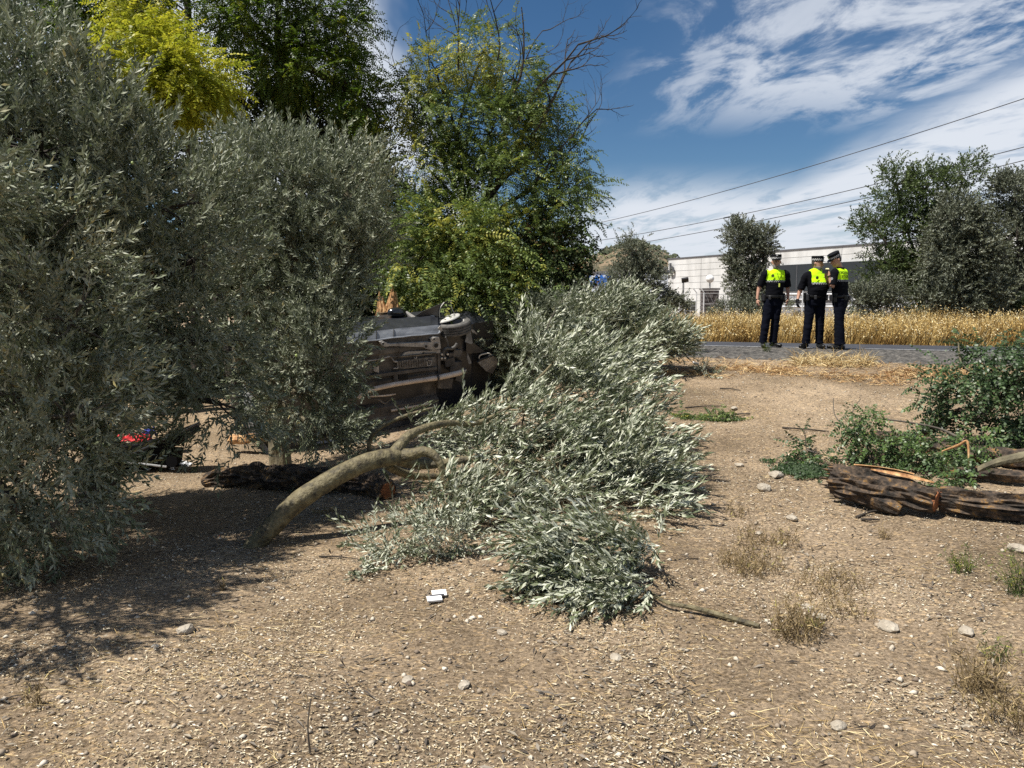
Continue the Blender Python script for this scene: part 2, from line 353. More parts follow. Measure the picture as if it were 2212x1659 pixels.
# ------------------------------------------------------------------ hill behind
def hill():
    cx, cy = (1372 - 1106) / F * 520, 520.0
    n = 110; xs_ = np.linspace(-150, 150, n); ys_ = np.linspace(-150, 150, n); X, Y = np.meshgrid(xs_, ys_)
    r = np.sqrt((X / 1.0) ** 2 + (Y / 1.3) ** 2)
    Hh = np.interp(r, [0, 6, 20, 34, 60, 100, 150], [40, 39, 33, 26, 14, 3, -5])
    Hh += np.interp(np.sqrt(((X + 26) / 26) ** 2 + (Y / 40) ** 2), [0, 1, 2], [4, 1.5, 0])
    nn = np.array([[noise.noise(Vector((a * .03, b * .03, 4))) * 3 + noise.noise(Vector((a * .12, b * .12, 9))) * .9 for a in xs_] for b in ys_])
    Zz = Hh + nn * np.clip(Hh / 10, 0, 1)
    V = np.stack([X + cx, Y + cy, Zz], -1).reshape(-1, 3); i = np.arange(n * n).reshape(n, n)
    a, b, c, d = i[:-1, :-1].ravel(), i[:-1, 1:].ravel(), i[1:, 1:].ravel(), i[1:, :-1].ravel()
    mt = M('hill_soil', [(.38, (.05, .048, .028)), (.48, (.12, .095, .055)), (.6, (.22, .16, .10))], scale=.09, rough=1, detail=10, nrough=.7)
    tag(link('hill', tri_mesh('hill', V, np.concatenate([np.stack([a, b, c], 1), np.stack([a, c, d], 1)])), mt, smooth=True), kind='structure')
    # scrub on it: low lumpy shrubs
    VV = []; TT = []; base = np.array([[0, 0, 1], [1, 0, 0], [0, 1, 0], [-1, 0, 0], [0, -1, 0], [0.7, .7, .5], [-.7, .7, .5], [-.7, -.7, .5], [.7, -.7, .5]], float)
    tr = np.array([[0, 8, 5], [0, 5, 6], [0, 6, 7], [0, 7, 8], [1, 5, 8], [2, 6, 5], [3, 7, 6], [4, 8, 7]])
    k = 0; tl = []
    for q in range(4200):
        a = rng.uniform(0, 2 * math.pi); rr = rng.uniform(0, 1) ** .6 * 110; x = rr * math.cos(a); y = rr * math.sin(a)
        if y > 30: continue
        ix = int((x + 150) / 300 * (n - 1)); iy = int((y + 150) / 300 * (n - 1)); z = Zz[iy, ix]
        if noise.noise(Vector((x * .05, y * .05, 2))) < -.12 and rng.random() < .75: continue
        sz = rng.uniform(.7, 2.6)
        VV.append(base * np.array([sz, sz, sz * rng.uniform(.8, 1.3)]) * rng.uniform(.75, 1.2, (9, 1)) + [x + cx, y + cy, z - .3]); TT.append(tr + k); k += 9; tl += [rng.random()] * 8
    mt2 = tint_mat('scrub', [(0, (.03, .038, .02)), (.6, (.06, .07, .04)), (1, (.11, .105, .06))])
    tag(link('hill_scrub', tri_mesh('hill_scrub', np.concatenate(VV), np.concatenate(TT), tl), mt2), 'dark scrub dotted over the bare brown hill', 'scrub', kind='stuff')
hill()

# ------------------------------------------------------------------ warehouse with concrete panels
MT['concrete'] = M('concrete', [(.3, (.42, .42, .41)), (.5, (.58, .58, .57)), (.7, (.68, .68, .67))], scale=.5, rough=.9, detail=10, nrough=.65, stretch=(1, 1, .35), coord='Generated' if False else 'Object')
MT['coping'] = M('coping', (.10, .10, .11), rough=.6)
MT['dark_clad'] = M('dark_clad', (.022, .027, .032), scale=.4, rough=.5)
MT['dark_glass'] = M('dark_glass', (.02, .024, .03), rough=.12, spec=.8)
MT['frame_grey'] = M('frame_grey', (.28, .28, .28), rough=.5)
MT['letter_grey'] = M('letter_grey', (.07, .072, .078), rough=.5)
MT['letter_blue'] = M('letter_blue', (.01, .085, .33), rough=.4)
MT['wall_grey'] = M('wall_grey', (.24, .245, .26), scale=1, rough=.9)
def text_mesh(txt, size, depth, bold=0.0):
    c = bpy.data.curves.new('lettering', 'FONT'); c.body = txt; c.size = size; c.extrude = depth; c.offset = bold; c.align_x = 'LEFT'; c.resolution_u = 4
    o = bpy.data.objects.new('tmp', c); C.objects.link(o); dg = bpy.context.evaluated_depsgraph_get()
    me = bpy.data.meshes.new_from_object(o.evaluated_get(dg)); bpy.data.objects.remove(o); bpy.data.curves.remove(c); return me
def warehouse():
    P0 = Vector((.2013 * 100, 100, 0)); ex = Vector((.47, -.883, 0)).normalized(); nrm = Vector((-.883, -.47, 0)).normalized()
    W = thing('warehouse', (P0.x, P0.y, -.7), 'long pale concrete panel warehouse with a dark lower front, behind the officers', 'building')
    def T(t, z, d=0.0): return P0 + ex * t + nrm * d + Vector((0, 0, z))
    def topz(t): return 7.06
    def slab(name, t0, t1, z0, z1, d0, d1, mat, parent=W):
        mb = MB(); mb.prism([T(t0, z0, d0), T(t1, z0, d0), T(t1, z1, d0), T(t0, z1, d0)], nrm * (d1 - d0)); return mb.build(name, mat, parent)
    slab('shell', 0.02, 70, -.7, 7.0, -14, -.16, MT['concrete'])
    # panels: 6 rows x 6 m
    rows = np.linspace(1.75, 7.06, 8); cols = [0, 6.2, 12.4, 18.6, 26.4, 33, 39.6, 46.2, 52.8, 59.4, 66]
    for i in range(7):
        for j in range(len(cols) - 1):
            if cols[j] >= 18 and rows[i] < 5.5: continue
            slab('wall_panel', cols[j] + .02, cols[j + 1] - .02, rows[i] + .018, rows[i + 1] - .018, -.15, 0.012 * ((i * 7 + j * 3) % 3), MT['concrete'])
    slab('parapet_cap', -.1, 66.2, 7.06, 7.2, -.3, .08, MT['coping'])
    # base storey with window and door openings (left part)
    def at(px): # wall position seen at this pixel column
        k = (px - 1106) / F; return (k * 100 - 20.13) / (.47 + k * .883)
    ops = [(1478, 1502), (1529, 1561), (1574, 1588), (1602, 1612)]
    tprev = 0.0
    for (a, b) in ops:
        ta, tb = at(a), at(b)
        slab('base_panel', tprev, ta, -.7, 1.74, -.15, 0, MT['concrete'])
        f = MB()
        for (z0, z1) in ((-.7, -.62), (1.66, 1.74)): f.prism([T(ta, z0, -.1), T(tb, z0, -.1), T(tb, z1, -.1), T(ta, z1, -.1)], nrm * .08)
        for tt in (ta, tb - .08, (ta + tb) / 2 - .04): f.prism([T(tt, -.62, -.1), T(tt + .08, -.62, -.1), T(tt + .08, 1.66, -.1), T(tt, 1.66, -.1)], nrm * .07)
        for zz in (-.05, .5, 1.1): f.prism([T(ta + .08, zz, -.09), T(tb - .08, zz, -.09), T(tb - .08, zz + .05, -.09), T(ta + .08, zz + .05, -.09)], nrm * .05)
        fr = f.build('window', MT['frame_grey'], W)
        slab('pane', ta + .02, tb - .02, -.65, 1.7, -.14, -.11, MT['dark_glass'], fr)
        tprev = tb
    slab('base_panel', tprev, 19.6, -.7, 1.74, -.15, 0, MT['concrete'])
    slab('dark_front', 18.62, 66, 2.75, 5.5, -.2, .35, MT['dark_clad'])
    for k in range(9):
        slab('dark_joint', 21.2 + k * 5, 21.26 + k * 5, 2.75, 5.5, .351, .38, MT['coping'])
    slab('dark_front_base', 19.62, 66, -.7, 2.74, -.2, .1, MT['wall_grey'])
    # raised letters on the wall
    for ch, px in (('c', 1434.0), ('b', 1446.5)):
        me = text_mesh(ch, 1.85, .07, .05); o = link('letter', me, MT['letter_grey'], W)
        t = at(px)
        o.matrix_parent_inverse = Matrix.Identity(4)
        mw = Matrix(((ex.x, 0, nrm.x, 0), (ex.y, 0, nrm.y, 0), (0, 1, 0, 0), (0, 0, 0, 1)))
        mw.translation = T(t, 5.25, .30) - Vector(W.location)
        o.matrix_basis = mw
    # slim white canopy rail along the dark part
    slab('canopy_rail', 19, 62, 1.72, 1.84, .4, .9, MT['concrete'])
warehouse()
def blue_sign_building():
    P0 = P(1255, 600, 135); P0.z = 0
    B = thing('low_building', (P0.x, P0.y, -1), 'low grey building with big blue letters, under the hill', 'building')
    ex = Vector((.62, -.78, 0)).normalized()
    nrm = Vector((ex.y, -ex.x, 0)); 
    def T(t, z, d=0): return P0 + ex * t + nrm * d + Vector((0, 0, z))
    w1 = MT['wall_light'] = M('wall_light', (.42, .45, .50), scale=.5, rough=.9)
    mb = MB(); mb.prism([T(-12, -1, 0), T(20, -1, 0), T(20, 6.5, 0), T(-12, 6.5, 0)], -nrm * 10); mb.build('wall', w1, B)
    mb = MB(); mb.prism([T(-12.2, 6.5, .2), T(20.2, 6.5, .2), T(20.2, 6.75, .2), T(-12.2, 6.75, .2)], -nrm * 10.4); mb.build('roof', MT['coping'], B)
    me = text_mesh('LAMG', 2.3, .1, .09); o = link('lettering', me, MT['letter_blue'], B)
    o.matrix_parent_inverse = Matrix.Identity(4)
    mw = Matrix(((ex.x, 0, nrm.x, 0), (ex.y, 0, nrm.y, 0), (0, 1, 0, 0), (0, 0, 0, 1)))
    mw.translation = T(2.2, 4.45, .2) - Vector(B.location); o.matrix_basis = mw
blue_sign_building()
def street_bits():
    g = lambda px, D: Vector(((px - 1106) / F * D, D, float(gz((px - 1106) / F * D, D))))
    # stone pillar with white globe lamp
    b = g(1530, 50); W = thing('gate_pillar', b, 'dark rough stone gate pillar with a white globe lamp on top', 'pillar')
    n = 0
    for i in range(9):
        for j in range(2):
            mb = MB(); w_ = 1.0; ww = .5 + (.12 if (i + j) % 2 else -.12); x0 = -w_ / 2 if j == 0 else w_ / 2 - ww
            if j == 1: x0 = -w_ / 2 + (.5 + (.12 if i % 2 else -.12)); ww = w_ / 2 * 2 - (.5 + (.12 if i % 2 else -.12))
            mb.box(b + Vector((x0 + ww / 2, rng.uniform(-.05, .05), .16 + i * .245)), (ww - .03, .9, .22)); mb.build('stone', MT['pillar_stone'], W)
    mb = MB(); mb.box(b + Vector((0, 0, 1.1)), (.93, .8, 2.2)); mb.build('core', MT['bark_dark'], W)
    mb = MB(); mb.box(b + Vector((0, 0, 2.31)), (1.1, 1.0, .09)); mb.build('cap', MT['pillar_stone'], W)
    mb = MB(); mb.tube([b + Vector((0, 0, 2.36)), b + Vector((0, 0, 2.75))], .045, 8); mb.build('lamp_stem', MT['frame_grey'], W)
    bm = bmesh.new(); bmesh.ops.create_icosphere(bm, subdivisions=3, radius=.26); me = bpy.data.meshes.new('globe'); bm.to_mesh(me); bm.free()
    o = link('lamp_globe', me, MT['white_plastic'], None, True); o.location = b + Vector((0, 0, 2.98)); o.parent = W; o.matrix_parent_inverse = world_of(W).inverted()
    # floodlight pole
    b = g(1474, 46); W = thing('floodlight_pole', b, 'slim pole with a square black floodlight, left of the globe lamp', 'lamp post')
    top = P(1476, 612, 46)
    mb = MB(); mb.tube([b, top], .06, 8); mb.build('pole', MT['frame_grey'], W)
    rot = Matrix.Rotation(R(35), 3, 'X') @ Matrix.Rotation(R(-12), 3, 'Y')
    mb = MB(); mb.box(top + Vector((.1, 0, .2)), (.40, .14, .27), rot); mb.box(top + Vector((.0, 0, .1)), (.06, .08, .2)); mb.build('floodlight', MT['black_plastic'], W)
    # fence posts with wire mesh
    prev = None; W = thing('chain_link_fence', g(1500, 44), 'wire mesh fence on thin white posts beyond the tall grass', 'fence')
    mbw = MB(); tops = []
    for px, D in ((1400, 47), (1440, 46), (1502, 45), (1518, 45), (1568, 44), (1597, 44), (1630, 43), (1672, 42), (1730, 41), (1800, 40), (1856, 38), (1930, 36), (2010, 34), (2110, 32), (2230, 30)):
        b = g(px, D); mb = MB(); mb.tube([b, b + Vector((0, 0, 1.95)), b + Vector((-.2, 0, 2.2))], .035, 6); mb.build('post', MT['white_paint'], W); tops.append(b)
    for a, c in zip(tops[:-1], tops[1:]):
        for h in (.1, .7, 1.3, 1.9): mbw.tube([a + Vector((0, 0, h)), c + Vector((0, 0, h))], .007, 3, False)
        nn = max(3, int((c - a).length / .22))
        for k in range(nn):
            p0 = a.lerp(c, k / nn)
            for sgn in (1, -1):
                p1 = p0 + (c - a).normalized() * sgn * .9
                t = ((p1 - a).dot((c - a)) / (c - a).length_squared)
                if -.05 < t < 1.05: mbw.tube([p0 + Vector((0, 0, .1)), p1 + Vector((0, 0, 1.9))], .0045, 3, False)
    mbw.build('wire_mesh', MT['frame_grey'], W)
    # grey wall with big dark letters, low behind the officers
    b = g(1690, 52); W = thing('boundary_wall', b, 'low mid grey wall with big dark letters, behind the officers legs', 'wall')
    a, c = g(1625, 55), g(1845, 50); ex = (c - a); ex.z = 0; ex.normalize(); nrm = Vector((ex.y, -ex.x, 0))
    zt = P(1700, 648, 52).z; zb = -.3
    mb = MB(); Lw = (c - a).length; A = Vector((a.x, a.y, 0))
    mb.prism([A + Vector((0, 0, zb)), A + ex * Lw + Vector((0, 0, zb)), A + ex * Lw + Vector((0, 0, zt)), A + Vector((0, 0, zt))], -nrm * .25); mb.build('wall_face', MT['wall_grey'], W)
    mb = MB(); mb.prism([A + ex * -.1 + nrm * .1 + Vector((0, 0, zt)), A + ex * (Lw + .1) + nrm * .1 + Vector((0, 0, zt)), A + ex * (Lw + .1) + nrm * .1 + Vector((0, 0, zt + .1)), A - ex * .1 + nrm * .1 + Vector((0, 0, zt + .1))], -nrm * .45); mb.build('coping', MT['white_paint'], W)
    for ch, px in (('C', 1690), ('o', 1712), ('d', 1822)):
        me = text_mesh(ch, 1.5, .03, .03); o = link('letter', me, MT['letter_grey'], W); o.matrix_parent_inverse = Matrix.Identity(4)
        t = (g(px, 52) - a).dot(ex)
        mw = Matrix(((ex.x, 0, nrm.x, 0), (ex.y, 0, nrm.y, 0), (0, 1, 0, 0), (0, 0, 0, 1))); mw.translation = A + ex * t + nrm * .05 + Vector((0, 0, .05)) - Vector(W.location); o.matrix_basis = mw
    # white railing right of the officers and a pale container-like kiosk
    W = thing('white_railing', g(1900, 46), 'white metal rail running behind the officers and the small olive', 'railing')
    for (p0, p1) in ((P(1660, 636, 48), P(1860, 636, 46)), (P(1690, 663, 46), P(2120, 662, 44))):
        mb = MB(); mb.tube([p0, p1], .075, 8); mb.build('rail', MT['white_paint'], W)
        for k in range(8):
            q = p0.lerp(p1, k / 7); q0 = Vector((q.x, q.y, float(gz(q.x, q.y)))); mb = MB(); mb.tube([q0, q], .03, 6); mb.build('post', MT['frame_grey'], W)
    b = g(1885, 60); W = thing('white_van', b, 'white van mostly hidden behind the small olive', 'van')
    mb = MB(); y0 = b.y
    prof = [(-2.3, .35), (2.4, .35), (2.4, 1.15), (1.7, 1.35), (1.15, 2.05), (-2.3, 2.15)]
    mb.prism([Vector((b.x + x, y0, b.z + z)) for x, z in prof], (0, 1.9, 0)); mb.build('body', MT['white_paint'], W)
    mb = MB(); mb.prism([Vector((b.x + x, y0 - .02, b.z + z)) for x, z in ((.3, 1.3), (1.5, 1.3), (1.05, 1.9), (.3, 1.95))], (0, .05, 0)); mb.build('window', MT['dark_glass'], W)
    for x in (-1.5, 1.6):
        mb = MB(); mb.tube([Vector((b.x + x, y0 - .03, b.z + .33)), Vector((b.x + x, y0 + .2, b.z + .33))], .33, 16); mb.build('wheel', MT['black_plastic'], W)
    # pale rubble left of the small olive
    for i, (px, py, D, s_) in enumerate(((1862, 686, 26, .30), (1880, 690, 25.5, .22), (1902, 682, 27, .25))):
        q = P(px, py, D); q.z = float(gz(q.x, q.y)) + .35
        st = stone(q, s_, MT['pale_stone']); st.name = 'rubble_block'
        tag(st, ['large pale rubble block in the dry grass right of the officers', 'small pale rubble block lowest in the grass right of the officers', 'pale rubble block nearest the small olive across the road'][i], 'rubble', 'pale blocks in the dry grass')
def stone(p, s, mat, parent=None, flat=.6, seed=None):
    bm = bmesh.new(); bmesh.ops.create_icosphere(bm, subdivisions=2, radius=s)
    sd = rng.uniform(0, 99)
    a = rng.uniform(0, 6.28); ca, sa = math.cos(a), math.sin(a); ex_ = rng.uniform(1.1, 1.5)
    for v in bm.verts:
        f = 1 + .38 * noise.noise(v.co / s * 1.1 + Vector((sd, 0, 0))) + .12 * noise.noise(v.co / s * 3 + Vector((sd, 0, 0)))
        q = v.co * f; x, y = q.x * ex_, q.y; v.co = Vector((x * ca - y * sa, x * sa + y * ca, q.z * flat))
    me = bpy.data.meshes.new('stone'); bm.to_mesh(me); bm.free(); o = link('stone', me, mat, parent); o.location = p; return o
MT['pillar_stone'] = M('pillar_stone', [(.3, (.05, .045, .045)), (.7, (.15, .13, .125))], scale=5, rough=.9, bump=1, bscale=12)
MT['white_plastic'] = M('white_plastic', (.82, .82, .80), rough=.3)
MT['white_paint'] = M('white_paint', (.62, .63, .64), rough=.5)
MT['black_plastic'] = M('black_plastic', (.015, .015, .017), rough=.5)
MT['pale_stone'] = M('pale_stone', [(.3, (.24, .20, .15)), (.7, (.46, .41, .33))], scale=12, rough=.9, bump=.8)
street_bits()
# ------------------------------------------------------------------ power cables
MT['cable'] = M('cable', (.05, .05, .055), rough=.5)
for nm, a, b_, lab in (('power_cable', (1180, 505, 92), (2560, 95, 42), 'topmost of the three thin overhead power cables'),
                   ('power_cable', (1180, 535, 92), (2560, 225, 42), 'middle overhead power cable, with a dark splice on it'),
                   ('power_cable', (1180, 552, 92), (2560, 258, 42), 'lowest of the three thin overhead power cables')):
    p0, p1 = P(*a), P(*b_); pts = []
    for k in range(25):
        t = k / 24; q = p0.lerp(p1, t); q.z -= 4 * .9 * t * (1 - t); pts.append(q)
    mb = MB(); mb.tube(pts, .028, 5); o = mb.build(nm, MT['cable']); tag(o, lab, 'cable', 'overhead power cables')
    if 'splice' in lab:
        q = P(1528, 468, 78)
        i = min(range(len(pts)), key=lambda k: abs((pts[k].x) / pts[k].y - (1530 - 1106) / F))
        mb = MB(); mb.tube([pts[i].lerp(pts[i + 1], .1), pts[i].lerp(pts[i + 1], .75)], .055, 6); mb.build('splice', MT['black_plastic'], o)
# ------------------------------------------------------------------ foliage
def unit(a): return a / np.maximum(np.linalg.norm(a, axis=-1, keepdims=True), 1e-9)
class TPL:
    def __init__(s): s.v = []; s.t = []; s.n = 0; s.tint = []
    def kite(s, base, d, side, Ln, W, nrm, curl=0.0, tint=0.0):
        base = np.array(base, float)
        v = [base, base + d * Ln * .42 + side * W / 2, base + d * Ln + nrm * curl * Ln, base + d * Ln * .42 - side * W / 2]
        s.v += v; s.t += [[s.n, s.n + 1, s.n + 2], [s.n, s.n + 2, s.n + 3]]; s.n += 4; s.tint += [tint, tint]
    def oval(s, base, d, side, Ln, W, nrm, curl=0.0, tint=0.0):
        base = np.array(base, float)
        v = [base, base + d * Ln * .22 + side * W * .42, base + d * Ln * .7 + side * W * .42 + nrm * curl * Ln * .4, base + d * Ln + nrm * curl * Ln, base + d * Ln * .7 - side * W * .42 + nrm * curl * Ln * .4, base + d * Ln * .22 - side * W * .42]
        n = s.n; s.v += v; s.t += [[n, n + 1, n + 5], [n + 1, n + 2, n + 4], [n + 1, n + 4, n + 5], [n + 2, n + 3, n + 4]]; s.n += 6; s.tint += [tint] * 4
    def fin(s): return np.array(s.v), np.array(s.t), np.array(s.tint)
def olive_template(L=.29, n=10, ll=.078, lw=.0165, bend=.25, seed=0):
    r = np.random.default_rng(seed); T = TPL(); ba = r.uniform(0, 6.28)
    def ax(t):
        o = bend * L * t * t; return np.array([math.cos(ba) * o, math.sin(ba) * o, L * t * (1 - .25 * bend * t)])
    # twig
    for a in range(3):
        p, q = ax(a / 3), ax((a + 1) / 3); sd = np.array([1, 0, 0]) * .0016; n0 = T.n
        T.v += [p - sd, p + sd, q]; T.t += [[n0, n0 + 1, n0 + 2]]; T.n += 3; T.tint += [.3]
    ph = r.uniform(0, 6.28)
    for i in range(n):
        t = .12 + .88 * i / (n - 1); p = ax(t); d0 = unit(ax(min(1, t + .05)) - ax(t - .05)); ph += 1.57 + r.normal(0, .35)
        for sg in (0, math.pi):
            a = ph + sg; rad = np.array([math.cos(a), math.sin(a), 0]); ang = R(r.uniform(28, 62)) * (1 - .35 * t)
            d = unit(d0 * math.cos(ang) + rad * math.sin(ang)); side = unit(np.cross(d, rad + r.normal(0, .5, 3))); nr = np.cross(side, d)
            sc = r.uniform(.75, 1.15) * (1 - .25 * abs(t - .5) * 2)
            T.kite(p, d, side, ll * sc, lw * r.uniform(.85, 1.15), nr * (1 if r.random() < .8 else -1), r.uniform(-.18, .08), r.normal(0, .17))
    T.kite(ax(1), unit(ax(1) - ax(.9)), np.array([1, 0, 0]), ll * .8, lw * .8, np.array([0, 1, 0]), 0, .1)
    return T.fin()
def wind_template(L=.24, n=9, ll=.066, lw=.0155, seed=0):
    r = np.random.default_rng(seed); T = TPL(); bx, by = r.normal(0, .12, 2)
    def ax(t): return np.array([bx * L * t * t, by * L * t * t, L * t])
    n0 = T.n; T.v += [ax(0) - [.0014, 0, 0], ax(0) + [.0014, 0, 0], ax(1)]; T.t += [[n0, n0 + 1, n0 + 2]]; T.n += 3; T.tint += [.3]
    for i in range(n):
        t = .08 + .92 * i / (n - 1); p = ax(t); d0 = unit(ax(t + .05) - ax(t))
        for sg in (-1, 1):
            a = r.normal(0, .5) + (0 if sg > 0 else math.pi); rad = np.array([math.cos(a), math.sin(a), 0]); ang = R(r.uniform(8, 40)); d = unit(d0 * math.cos(ang) + rad * math.sin(ang))
            side = unit(np.cross(d, np.array([0, 1, 0]) + r.normal(0, .6, 3))) * (1 if r.random() < .45 else -1); nr = np.cross(side, d); T.kite(p, d, side, ll * r.uniform(.75, 1.15), lw * r.uniform(.8, 1.15), nr, r.uniform(-.12, .05), r.normal(0, .2))
    return T.fin()
def robinia_template(L=.34, n=8, ll=.056, lw=.026, seed=0, oval=False, flop=.6):
    r = np.random.default_rng(seed); T = TPL(); droop = r.uniform(.3, .8)
    def ax(t): return np.array([0, -droop * L * t * t * .8, L * t * (1 - .15 * droop * t)])
    n0 = T.n; T.v += [ax(0) - [.001, 0, 0], ax(0) + [.001, 0, 0], ax(1)]; T.t += [[n0, n0 + 1, n0 + 2]]; T.n += 3; T.tint += [.2]
    put = T.oval if oval else T.kite
    for i in range(n):
        t = .2 + .75 * i / (n - 1); p = ax(t); d0 = unit(ax(t + .05) - ax(t - .05))
        for sg in (-1, 1):
            d = unit(np.array([sg, 0, 0]) * .95 + d0 * r.uniform(.15, .5) + np.array([0, -1, 0]) * r.uniform(0, flop)); up = np.array([0, 1, 0.2])
            side = unit(np.cross(d, up + r.normal(0, .35, 3))); nr = np.cross(side, d)
            put(p, d, side, ll * r.uniform(.8, 1.1) * (1.05 - .3 * abs(t - .5)), lw * r.uniform(.85, 1.1), nr, r.uniform(-.15, .1), r.normal(0, .10))
    put(ax(.98), unit(ax(1) - ax(.9)), np.array([1., 0, 0]), ll, lw, np.array([0, 1., 0]), 0, 0)
    return T.fin()
def clump_template(n=9, rad=.09, ll=.055, lw=.05, seed=0, long=False):
    r = np.random.default_rng(seed); T = TPL()
    for i in range(n):
        u = unit(r.normal(0, 1, 3) + [0, 0, .5]); p = u * rad * r.uniform(.2, 1) + [0, 0, rad]; d = unit(r.normal(0, 1, 3) + np.array([0, 0, .2]))
        side = unit(np.cross(d, u + r.normal(0, .5, 3))); T.kite(p, d, side, ll * r.uniform(.6, 1.2), lw * r.uniform(.7, 1.2), np.cross(side, d), r.uniform(-.2, .2), r.normal(0, .2))
    return T.fin()
TP = {'olive': [olive_template(seed=i) for i in range(10)],
      'olive_b': [olive_template(seed=i + 30, L=.22, n=8, ll=.062, lw=.0135, bend=.5) for i in range(10)],
      'olive_w': [wind_template(seed=i + 130) for i in range(10)],
      'olive_c': [olive_template(seed=i + 90, L=.26, n=8, ll=.070, lw=.0165) for i in range(8)],
      'olive_far': [olive_template(seed=i + 60, L=.42, n=7, ll=.13, lw=.045, bend=.3) for i in range(8)],
      'robinia': [robinia_template(seed=i) for i in range(10)],
      'robinia_near': [robinia_template(seed=i + 50, L=.19, n=6, ll=.036, lw=.022, oval=True, flop=1.0) for i in range(10)],
      'almond': [olive_template(seed=i + 80, L=.40, n=6, ll=.13, lw=.042, bend=.6) for i in range(8)],
      'ivy': [clump_template(seed=i) for i in range(8)],
      'scrub': [clump_template(seed=i + 9, n=9, rad=.12, ll=.09, lw=.04) for i in range(8)]}
def frames(d, roll):
    d = unit(d); a = np.where(np.abs(d[:, 2:3]) < .95, np.array([[0, 0, 1.]]), np.array([[1., 0, 0]]))
    x = unit(np.cross(a, d)); y = np.cross(d, x); c, s_ = np.cos(roll)[:, None], np.sin(roll)[:, None]
    return np.stack([x * c + y * s_, -x * s_ + y * c, d], -1)
def plant_leaves(name, mat, parent, pos, dirs, tint, tpl, scale=1.0, up_roll=False, kind='stuff', floor=True):
    N = len(pos); roll = rng.uniform(0, 6.28, N)
    if up_roll: # leaf sheet's +y looks to the sky (pinnate leaves hang below the rachis)
        roll = rng.normal(0, .5, N)
    Rm = frames(dirs, roll); sc = scale * rng.uniform(.8, 1.2, N); Vs = []; Ts = []; Ti = []; off = 0; tp = TP[tpl]; which = rng.integers(0, len(tp), N)
    for k, (v, t, ti) in enumerate(tp):
        idx = np.nonzero(which == k)[0]
        if not len(idx): continue
        W = np.einsum('nij,kj->nki', Rm[idx], v) * sc[idx][:, None, None] + pos[idx][:, None, :]
        Vs.append(W.reshape(-1, 3)); Ts.append((t[None] + (np.arange(len(idx)) * len(v))[:, None, None]).reshape(-1, 3) + off); off += len(idx) * len(v)
        Ti.append((tint[idx][:, None] + ti[None]).ravel())
    V = np.concatenate(Vs); T = np.concatenate(Ts); Ti = np.clip(np.concatenate(Ti), 0, 1)
    if floor:
        g = gz(V[:, 0], V[:, 1]) + .008; low = V[:, 2] < g; V[low, 2] = g[low] + rng.uniform(0, .035, low.sum())
    o = link(name, tri_mesh(name, V, T, Ti), mat, parent); tag(o, kind=kind); global TRIS; TRIS += len(T); return o
TRIS = 0
def crown(lobes, nc, per, csize=.22, bias=(0, 0, .4), outw=1.0, spread=.6, shell=(.55, 1.0), tint=.45, tclump=.18, tspray=.10, cull=None):
    lobes = [(np.array(c, float), np.array(r_, float)) for c, r_ in lobes]
    wts = np.array([(r_[0] * r_[1] + r_[1] * r_[2] + r_[0] * r_[2]) for c, r_ in lobes]); wts /= wts.sum()
    li = rng.choice(len(lobes), nc, p=wts); u = unit(rng.normal(0, 1, (nc, 3)))
    rad = rng.uniform(shell[0] ** 2, shell[1] ** 2, nc) ** .5 * rng.choice([1, 1, 1, 1.0, 1.1], nc)
    cc = np.array([lobes[i][0] for i in li]); rr = np.array([lobes[i][1] for i in li]); cen = cc + u * rr * rad[:, None]
    # drop most clumps buried deep in another lobe
    deep = np.zeros(nc, bool)
    for k, (c, r_) in enumerate(lobes):
        q = np.linalg.norm((cen - c) / r_, axis=1); deep |= (q < .55) & (li != k)
    keep = ~deep | (rng.random(nc) < .3); cen, u = cen[keep], u[keep]; nc = len(cen)
    cs = csize * rng.uniform(.6, 1.4, nc); ct = rng.normal(0, tclump, nc)
    pn = rng.poisson(per, nc); idx = np.repeat(np.arange(nc), pn); M_ = len(idx)
    pos = cen[idx] + rng.normal(0, 1, (M_, 3)) * cs[idx][:, None] * .55
    dirs = unit(outw * u[idx] + np.array(bias) + rng.normal(0, spread, (M_, 3)) * .8)
    tt = np.clip(tint + ct[idx] + rng.normal(0, tspray, M_), 0, 1)
    return pos, dirs, tt, cen
def limbs_to(parent, mat, root, lobes, cen, r0=.05, name='limb', twigs=60, tw=.006):
    root = Vector(root)
    for c, r_ in lobes:
        c = Vector(c); mid = root.lerp(c, .5) + Vector((rng.normal(0, .12), rng.normal(0, .12), rng.uniform(-.1, .1))) * (c - root).length * .5
        mb = MB(); mb.tube(catmull([root, mid, c], 6), [r0, r0 * .7, r0 * .4], 7, wob=ridge(.12, 3, 6)); mb.build(name, mat, parent)
    if twigs:
        mb = MB(); sel = rng.choice(len(cen), min(twigs, len(cen)), replace=False); LC = np.array([tuple(c) for c, r_ in lobes], float)
        for i in sel:
            q = Vector(cen[i]); k = int(np.argmin(np.linalg.norm(LC - cen[i], axis=1))); c = Vector(LC[k])
            mid = c.lerp(q, .5) + Vector(rng.normal(0, .1, 3)) * (q - c).length
            mb.tube(catmull([c, mid, q + (q - c) * .15], 4), [tw * 2, tw, tw * .4], 4, False)
        o = mb.build('twigs', mat, parent); tag(o, kind='stuff')
def lobe(px, py, D, rx, ry, rz): return (tuple(P(px, py, D)), (rx, ry, rz))
def gpt(px, D, dz=0.0):
    x = (px - 1106) / F * D; return Vector((x, D, float(gz(x, D)) + dz))
def trunk(parent, pts, rad, mat, name='trunk', n=12, amp=.16):
    mb = MB(); mb.tube(catmull(pts, 6), rad, n, wob=ridge(amp, 4, 3, rng.uniform(0, 9))); return mb.build(name, mat, parent, smooth=False)

